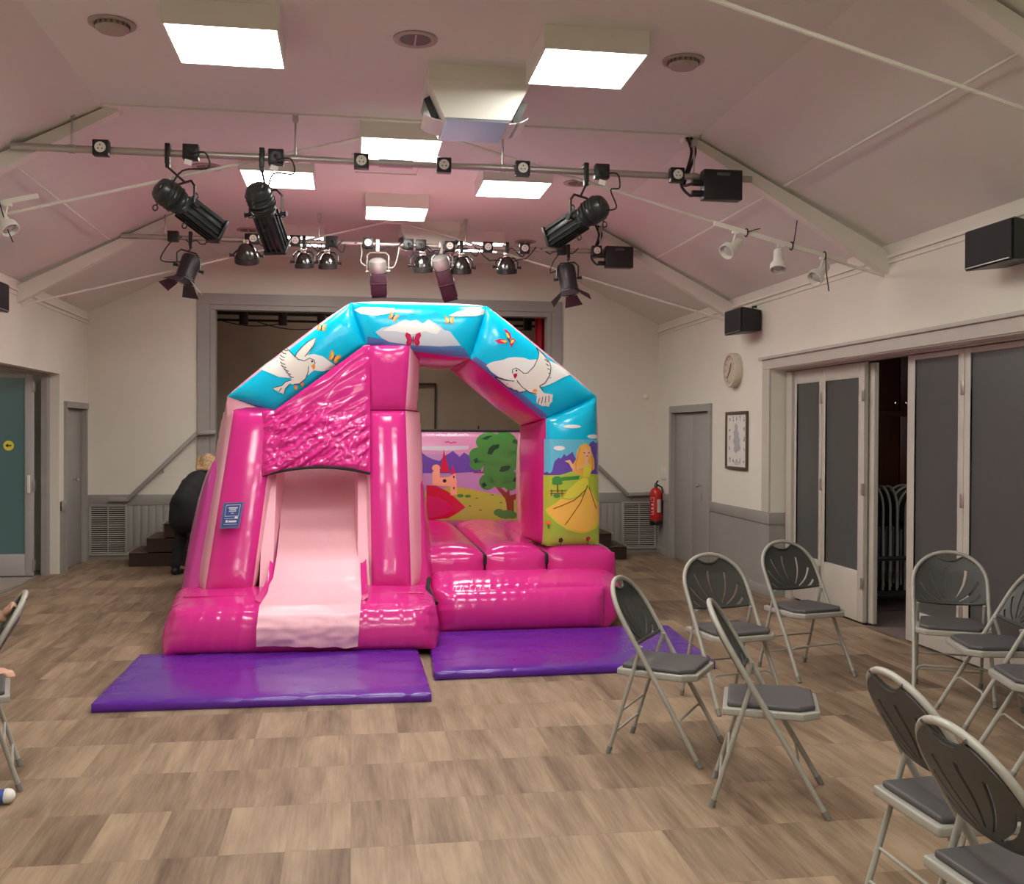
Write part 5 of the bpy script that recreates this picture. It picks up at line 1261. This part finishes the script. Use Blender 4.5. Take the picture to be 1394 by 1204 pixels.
# chute: pale slipway with its loose sheet hanging over the front of the base
prof = [(9.72, 1.52, 384, 484), (9.3, 1.24, 384, 487), (9.0, 1.02, 383, 488), (8.7, .79, 381, 489), (8.4, .59, 377, 490), (8.1, .455, 372, 491), (7.8, .400, 363, 492), (7.6, .388, 357, 492), (7.47, .372, 353, 491), (7.345, .315, 351, 490), (7.298, .24, 349, 489), (7.295, .17, 349, 488), (7.31, .10, 349, 487)]
m = MB(); rows = []; NX = 36
fine = []
for a, b in zip(prof, prof[1:]):
    for i in range(5): fine.append(tuple(a[k]+(b[k]-a[k])*i/5 for k in range(4)))
fine.append(prof[-1])
for r_, (y, z, pl_, pr2) in enumerate(fine):
    row = []
    for j in range(NX+1):
        u = j/NX
        px = pl_+(pr2-pl_)*u
        py = 588+(HC-z)*F/(y*1.01)
        x = aty(px, py, y).x
        s = r_/len(fine); w = .004+.022*max(0, s-.55)
        nz = noise.noise(V((x*5, r_*.13, 3)))*w*1.3 + noise.noise(V((x*14, r_*.35, 9)))*w*.8
        lip = .03*(abs(2*u-1)**6) if z > .42 else 0
        zz = z+lip; yy = y
        if r_ == len(fine)-1: zz += .012*noise.noise(V((x*12, 0, 0))) + .03*(u-.5)*(-1)
        if z > .36: zz += nz
        else: yy += nz*1.2
        row.append(m.bm.verts.new((x, yy, zz)))
    rows.append(row)
for A, B in zip(rows, rows[1:]):
    for j in range(NX): m.bm.faces.new((A[j], A[j+1], B[j+1], B[j]))
o = m.build('slide_chute', mat('pale_pink_sheet', lin((240, 182, 196)), .32, bump=.14, bscale=14), castle, ang=80)
# loose magenta strips either side of the chute, and the pale inner cheeks behind
for (pa, pb, sg) in ((356, 384, 1), (484, 508, -1)):
    m = MB(); R_ = []
    for (y, z, pl_, pr2) in prof[:-5]:
        py = 588+(HC-z)*F/(y*1.01)
        xa = aty(pl_ if sg > 0 else pr2, py, y).x; xo_ = xa-sg*(.15 if z > .62 else .05)
        R_.append([m.bm.verts.new((xo_, y, z+.01)), m.bm.verts.new((xa-sg*.02, y, z-.012)), m.bm.verts.new((xa+sg*.01, y, z-.015))])
    for A, B in zip(R_, R_[1:]):
        for j in range(2): m.bm.faces.new((A[j], A[j+1], B[j+1], B[j]))
    m.build('chute_edge', P_PINK, castle, ang=80)
    cx = -.67 if sg > 0 else .10
    puff('inner_cheek', [(cx-.05, 8.26, .36), (cx+.05, 8.26, .36), (cx-.05, 9.8, .33), (cx+.05, 9.8, .33), (cx-.05, 8.82, 1.55), (cx+.05, 8.82, 1.55), (cx-.05, 9.8, 1.7), (cx+.05, 9.8, 1.7)], (5, 18, 20), dict(u0=.03, u1=.03), [P_PALE], seed=90)
# wrinkled magenta curtain over the slide mouth
m = MB(); NXc, NYc = 130, 130; G = []
for i in range(NXc+1):
    u = i/NXc; px = 357+(504-357)*u
    yb_ = 638+10*(2*u-1)**2 - 3*u
    yt_ = 560 if px < 374 else (560-(px-374)*(560-470)/(497-374) if px < 497 else 470)
    row = []
    for j in range(NYc+1):
        v = j/NYc; py = yb_+(yt_-yb_)*v
        Y = 8.53+.17*min(1, (640-py)/75)+.06*max(0, (565-py)/95)
        p = aty(px, py, Y)
        e = min(1, min(u, 1-u)/.05)*min(1, min(v, 1-v)/.05)
        def rdg(x_, y_, z_): return (1-abs(noise.noise(V((x_, y_, z_))))*2.2)
        low = max(0., min(1., (1.86-p.z)/.16))
        aa, bb = p.x*.80+p.z*.6, -p.x*.6+p.z*.80
        cc, dd_ = p.x*.55-p.z*.83, p.x*.83+p.z*.55
        f1 = rdg(cc*13, dd_*2.4, 1.3)*(1-low)*.007
        f2 = (rdg(aa*4+noise.noise(V((bb*3, aa*2, 5)))*.8, bb*15, 4.)*.026 + rdg(aa*18, bb*28, 7.)*.010 + noise.noise(V((p.x*48, p.z*52, 8.)))*.003)*low
        d = (f1+f2+.01)*e
        row.append(m.bm.verts.new((p.x, p.y-d, p.z)))
    G.append(row)
for i in range(NXc):
    for j in range(NYc): m.bm.faces.new((G[i][j], G[i+1][j], G[i+1][j+1], G[i][j+1]))
o = m.build('mouth_curtain', vinyl('crumpled_magenta_vinyl', (212, 46, 138), .09, .04), castle, ang=80)
s = o.modifiers.new('thick', 'SOLIDIFY'); s.thickness = .006
MB().tube([aty(357+(504-357)*i/16, 638+10*(2*i/16-1)**2-3*i/16, 8.52) for i in range(17)], .012, 8).build('curtain_hem', M_FELT, castle)
# black joint strip between slide base and front step, label on the left pillar
MB().tube([aty(584, 788, 8.2), aty(582, 800, 8.1), aty(588, 812, 7.98), aty(594, 822, 7.9)], .018, 8).build('joint_strip', M_FELT, castle)
lb = MB(); q = [aty(301, 724, 8.335), aty(327, 723, 8.335), aty(334, 688, 8.41), aty(306, 689, 8.41)]
for i in range(4): q[i] = q[i]+V((0, 0, 0))
def lab(u, v, e=0.):
    a = q[0].lerp(q[1], u); b = q[3].lerp(q[2], u); nn = (q[1]-q[0]).cross(q[3]-q[0]).normalized(); nn = nn if nn.y < 0 else -nn
    return a.lerp(b, v)+nn*(.0+e)
def lquad(mb, u0, u1, v0, v1, e, d=.002): mb.prism([lab(u0, v0, e), lab(u1, v0, e), lab(u1, v1, e), lab(u0, v1, e)], lab(0, 0, e+d)-lab(0, 0, e))
QN = .085
lq = MB(); lquad(lq, 0, 1, 0, 1, QN, .004); ls = lq.build('safety_label', mat('slate_label_edge', (.10, .11, .20), .3), castle, smooth=False)
lq = MB(); lquad(lq, .08, .94, .05, .96, QN+.0045, .001); lq.build('label_print', M_SIGNB, ls, smooth=False)
lq = MB()
for a, b_, c, d_ in ((.16, .86, .885, .90), (.16, .86, .455, .468), (.16, .175, .455, .90), (.845, .86, .455, .90), (.16, .86, .36, .37), (.16, .86, .14, .15), (.30, .74, .76, .80), (.36, .68, .70, .73), (.34, .70, .64, .665), (.45, .6, .56, .58), (.25, .36, .22, .31), (.40, .80, .22, .29), (.68, .84, .36, .44)): lquad(lq, a, b_, c, d_, QN+.006, .001)
lq.build('label_marking', M_PAPER, ls, smooth=False)
# anchor tether strap at the rear-left foot of the slide
MB().box((-1.40, 8.40, .045), (.05, .10, .06), None, .01).build('anchor_tab', P_CLOUD, castle)
# ---- crash mats
def crash_mat(pts, label, seed):
    t = thing('crash_mat', label, 'mat', (sum(p[0] for p in pts)/4, sum(p[1] for p in pts)/4, 0), 0, 'purple crash mats')
    bm = bmesh.new(); z = .05
    P = [V((*pts[0], 0)), V((*pts[1], 0)), V((*pts[3], 0)), V((*pts[2], 0)), V((*pts[0], z)), V((*pts[1], z)), V((*pts[3], z)), V((*pts[2], z))]
    pillow(bm, P, (80, 50, 4), dict(w1=.010, v0=.008, u0=.006, u1=.006), None, wr=.0035, seed=seed, lw=.09, pitch=.09, rnd=.25)
    for v in bm.verts:
        if v.co.z > .03: v.co.z += .004*noise.noise(V((v.co.x*4, v.co.y*6, seed)))
    me = bpy.data.meshes.new('cover'); bm.to_mesh(me); bm.free(); me.shade_smooth(); me.set_sharp_from_angle(angle=rad(50))
    link_mesh('vinyl_cover', me, M_MAT, t)
crash_mat([(-1.47, 6.13), (.475, 6.11), (.47, 7.43), (-1.46, 7.44)], 'purple crash mat in front of the slide', 3)
crash_mat([(.535, 6.63), (2.47, 6.70), (2.55, 8.02), (.60, 8.00)], 'purple crash mat in front of the castle entrance step', 9)
# ------------------------------------------------------------------ people
def blob(name, prims, voxel, m_, parent, smooth=3):
    """one continuous skin grown over tapered limbs and rounded masses"""
    b = MB()
    for p in prims:
        if p[0] == 'l':
            _, a, ra, c, rc = p; a, c = V(a), V(c)
            pts, rs = [], []
            d = (c-a); L = d.length; d.normalize()
            for k in range(5): q = math.pi/2*k/4; pts.append(a-d*ra*math.cos(q)); rs.append(max(ra*math.sin(q), 1e-4))
            for k in range(1, 4): pts.append(a.lerp(c, k/4)); rs.append(ra+(rc-ra)*k/4)
            for k in range(5): q = math.pi/2*(1-k/4); pts.append(c+d*rc*math.cos(q)); rs.append(max(rc*math.sin(q), 1e-4))
            b.tube(pts, rs, 14)
        else:
            _, c, r, rot = p; t = bmesh.new(); bmesh.ops.create_uvsphere(t, u_segments=20, v_segments=12, radius=1)
            R3 = rot if rot is not None else Matrix.Identity(3)
            for v in t.verts: v.co = V(c) + R3 @ V((v.co.x*r[0], v.co.y*r[1], v.co.z*r[2]))
            b.add(t)
    me = b.mesh(merge=False); o = bpy.data.objects.new('tmp', me); COL.objects.link(o)
    md = o.modifiers.new('r', 'REMESH'); md.mode = 'VOXEL'; md.voxel_size = voxel
    ms = o.modifiers.new('s', 'SMOOTH'); ms.iterations = smooth; ms.factor = .5
    dg = bpy.context.evaluated_depsgraph_get(); me2 = bpy.data.meshes.new_from_object(o.evaluated_get(dg)); bpy.data.objects.remove(o); me2.name = name
    me2.shade_smooth(); me2.materials.clear()
    return link_mesh(name, me2, m_, parent)
# --- adult in black bending beside the castle
def adult():
    X0, Y0 = -1.83, 11.95
    t = thing('person', 'person in a black coat with short blonde hair bending behind the castle', 'person', (X0, Y0, 0))
    f = V((.30, .95, 0)).normalized(); s = V((f.y, -f.x, 0)); up = V((0, 0, 1)); B = V((X0, Y0, 0))
    def at(a, b, c): return B + f*a + s*b + up*c
    hip = [at(-.06, .09*k, .78) for k in (-1, 1)]; knee = [at(.05, .10*k, .42) for k in (-1, 1)]; ank = [at(-.04+.05*k, .10*k, .09) for k in (-1, 1)]
    chest = at(.20, .02, 1.02); neck = at(.30, .05, 1.13); head = at(.36, .07, 1.215)
    sh = [at(.22, .03+.135*k, 1.00) for k in (-1, 1)]; el = [at(.30, .20*k+.02, .80) for k in (-1, 1)]; wr = [at(.47, .18*k+.02, .66) for k in (-1, 1)]
    Rh = frame_to((0, 0, 0), (f*.45+up).normalized(), s).to_3x3()
    pr = [('e', at(-.06, 0, .82), (.13, .11, .12), None), ('l', at(-.04, 0, .85), .11, chest, .105), ('l', chest, .095, neck, .055), ('l', neck, .055, head-V((0, 0, .04)), .055), ('e', head, (.075, .095, .115), Rh)]
    for k in (0, 1):
        pr += [('l', hip[k], .085, knee[k], .06), ('l', knee[k], .055, ank[k], .04), ('l', ank[k], .04, ank[k]+f*.16-up*.05, .035), ('l', sh[k], .05, el[k], .042), ('l', el[k], .040, wr[k], .028)]
        # palm, five unequal fingers bent a little, thumb off the side
        d = (wr[k]-el[k]).normalized(); sd = s*(1 if k else -1); pn = d.cross(s).normalized()
        pr += [('e', wr[k]+d*.045, (.040, .024, .05), frame_to((0, 0, 0), d, s).to_3x3())]
        for i, L in enumerate((.062, .072, .068, .052)):
            b = wr[k]+d*.08+s*(-.028+.0187*i); mid = b+d*L*.5; pr += [('l', b, .009, mid, .0085), ('l', mid, .0085, mid+(d*.7+pn*.6).normalized()*L*.5, .007)]
        b = wr[k]+d*.03-sd*.034; pr += [('l', b, .011, b+(d-sd*.8).normalized()*.035, .010), ('l', b+(d-sd*.8).normalized()*.035, .0095, b+(d-sd*.4).normalized()*.065, .008)]
    # face: nose, brow, chin, ears
    fw = (f*.9-up*.45).normalized(); fu = (up*.9+f*.45).normalized()
    pr += [('e', head+fw*.10-fu*.005, (.014, .018, .024), Rh), ('e', head+fw*.07-fu*.085, (.035, .035, .03), Rh)]
    pr += [('e', head+s*.078*k-fu*.01, (.012, .022, .032), Rh) for k in (-1, 1)]
    body = blob('body', pr, .011, M_SKIN, t, 2)
    for k in (-1, 1): MB().ball(head+fw*.088+s*.03*k+fu*.02, .011, 10).build('eye', M_BLACK, t)
    MB().ball(head+fw*.096-fu*.05, (.02, .02, .006), 10).build('mouth', mat('lips', (.45, .15, .14), .5), t)
    blob('hair', [('e', head+fu*.03-fw*.025, (.092, .105, .105), Rh), ('e', head-fw*.05-fu*.02, (.088, .07, .10), Rh)] + [('l', head+fu*.06-fw*.05+s*(.03*i), .035, head-fw*.095-fu*(.09+.02*math.sin(i*3))+s*.024*i, .022) for i in range(-3, 4)], .010, M_BLOND, t, 1)
    c = [('e', at(-.06, 0, .80), (.165, .15, .16), None), ('l', at(-.04, 0, .84), .15, chest, .145), ('l', chest, .135, at(.285, .045, 1.115), .085), ('l', sh[0], .085, sh[1], .085), ('l', at(.06, .01, .92), .155, at(.18, .02, 1.0), .15), ('l', at(-.06, -.03, .76), .145, at(-.07, -.03, .62), .15), ('l', at(-.06, .03, .76), .145, at(-.07, .03, .62), .15)]
    for k in (0, 1): c += [('l', sh[k], .068, el[k], .06), ('l', el[k], .056, wr[k]-(wr[k]-el[k]).normalized()*.03, .048)]
    blob('coat', c, .014, M_COAT, t, 4)
    tr = []
    for k in (0, 1): tr += [('l', hip[k], .095, knee[k], .072), ('l', knee[k], .07, ank[k]+up*.02, .058)]
    blob('trousers', tr, .014, M_COAT, t, 3)
    for k in (0, 1): blob('shoe', [('l', ank[k]-up*.045-f*.03, .042, ank[k]-up*.052+f*.17, .036), ('l', ank[k], .045, ank[k]-up*.03, .05)], .01, M_BLACK, t, 2)
adult()
# --- child sitting backwards on the left chair, mostly outside the frame
def child():
    X0, Y0 = -1.83, 4.88
    t = thing('person', 'child seated on the left edge chair, arm over its back, blue shoe showing', 'person', (X0, Y0, 0))
    f = V((.96, .29, 0)).normalized(); s = V((f.y, -f.x, 0)); up = V((0, 0, 1)); B = V((X0, Y0, 0))
    def at(a, b, c): return B + f*a + s*b + up*c
    hip = [at(0, .08*k, .535) for k in (-1, 1)]; knee = [at(.02, -.275, .50), at(.09, .275, .50)]; ank = [at(.0, -.29, .13), at(.155, .29, .12)]
    chest = at(.05, 0, .80); neck = at(.07, 0, .93); head = at(.09, 0, 1.06)
    top = aty(16, 818, 4.98)
    sh = [at(.05, .13*k, .87) for k in (-1, 1)]
    el = [at(.16, -.20, .80), at(.16, .20, .70)]; wr = [aty(3, 842, 4.93), aty(-9, 914, 4.66)]; tip = [aty(19, 818, 4.95), aty(5, 915, 4.64)]
    Rh = frame_to((0, 0, 0), up, s).to_3x3()
    pr = [('e', at(0, 0, .55), (.12, .11, .11), None), ('l', at(0, 0, .57), .10, chest, .105), ('l', chest, .09, neck, .05), ('l', neck, .042, head-up*.05, .045), ('e', head, (.072, .088, .105), Rh)]
    pr += [('e', head+f*.088-up*.01, (.012, .014, .016), Rh), ('e', head+f*.06-up*.075, (.03, .03, .026), Rh)] + [('e', head+s*.074*k-up*.01, (.010, .018, .026), Rh) for k in (-1, 1)]
    for k in (0, 1):
        pr += [('l', hip[k], .068, knee[k], .05), ('l', knee[k], .046, ank[k], .033), ('l', ank[k], .032, ank[k]+f*.09-up*.08, .022), ('l', sh[k], .040, el[k], .034), ('l', el[k], .033, wr[k], .024)]
        d = (tip[k]-wr[k]).normalized(); sd = d.cross(up).normalized(); pn = sd.cross(d)
        pr += [('e', wr[k]+d*.03, (.028, .017, .036), frame_to((0, 0, 0), d, sd).to_3x3())]
        for i, L in enumerate((.042, .050, .047, .038)):
            b = wr[k]+d*.055+sd*(-.021+.014*i); mid = b+d*L*.5; pr += [('l', b, .0072, mid, .0068), ('l', mid, .0068, mid+(d*.5-up*.7).normalized()*L*.55, .0058)]
        b = wr[k]+d*.02+sd*.026; pr += [('l', b, .008, b+(d+sd*.7).normalized()*.028, .0075), ('l', b+(d+sd*.7).normalized()*.028, .0072, b+(d+sd*.3).normalized()*.048, .006)]
    blob('body', pr, .0065, M_SKIN, t, 2)
    for k in (-1, 1): MB().ball(head+f*.078+s*.028*k+up*.012, .010, 10).build('eye', M_BLACK, t)
    MB().ball(head+f*.085-up*.045, (.012, .018, .005), 10).build('mouth', mat('lips', (.45, .15, .14), .5), t)
    blob('hair', [('e', head+up*.03-f*.018, (.083, .092, .092), Rh), ('e', head-f*.04-up*.02, (.078, .055, .085), Rh)], .009, M_HAIRB, t, 1)
    c = [('l', at(0, 0, .55), .125, chest, .13), ('l', chest, .115, at(.06, 0, .90), .065)]
    for k in (0, 1):
        c += [('l', sh[k], .055, el[k], .047), ('l', el[k], .046, el[k].lerp(wr[k], .45 if k == 0 else .8), .04)]
    blob('jumper', c, .010, M_NAVY, t, 3)
    tr = [('e', at(0, 0, .54), (.135, .13, .09), None)]
    for k in (0, 1): tr += [('l', hip[k], .085, knee[k], .062), ('l', knee[k], .06, ank[k]+up*.005, .046)]
    blob('trousers', tr, .010, M_TROUS, t, 3)
    for k in (0, 1):
        a = ank[k]; a = V((a.x, a.y, .085))
        blob('shoe', [('l', a-up*.045-f*.03, .034, a-up*.05+f*.13, .03), ('l', a+up*.0, .036, a-up*.03, .04)], .008, M_SHOE, t, 2)
        blob('toe_cap', [('e', a-up*.05+f*.135, (.036, .034, .032), Rh), ('l', a-up*.072-f*.05, .010, a-up*.072+f*.14, .010)], .006, M_PAPER, t, 1)
child()

# ------------------------------------------------------------------ world, colour
w = bpy.data.worlds.new('world'); SC.world = w; w.use_nodes = True
w.node_tree.nodes['Background'].inputs[0].default_value = (.05, .05, .055, 1); w.node_tree.nodes['Background'].inputs[1].default_value = .3
SC.view_settings.view_transform = 'Standard'; SC.view_settings.look = 'None'; SC.view_settings.gamma = 1; SC.view_settings.use_curve_mapping = False
SC.view_settings.exposure = 0.14
try:
    SC.cycles.max_bounces = 8; SC.cycles.diffuse_bounces = 5; SC.cycles.sample_clamp_indirect = 6; SC.cycles.use_denoising = True
except Exception: pass
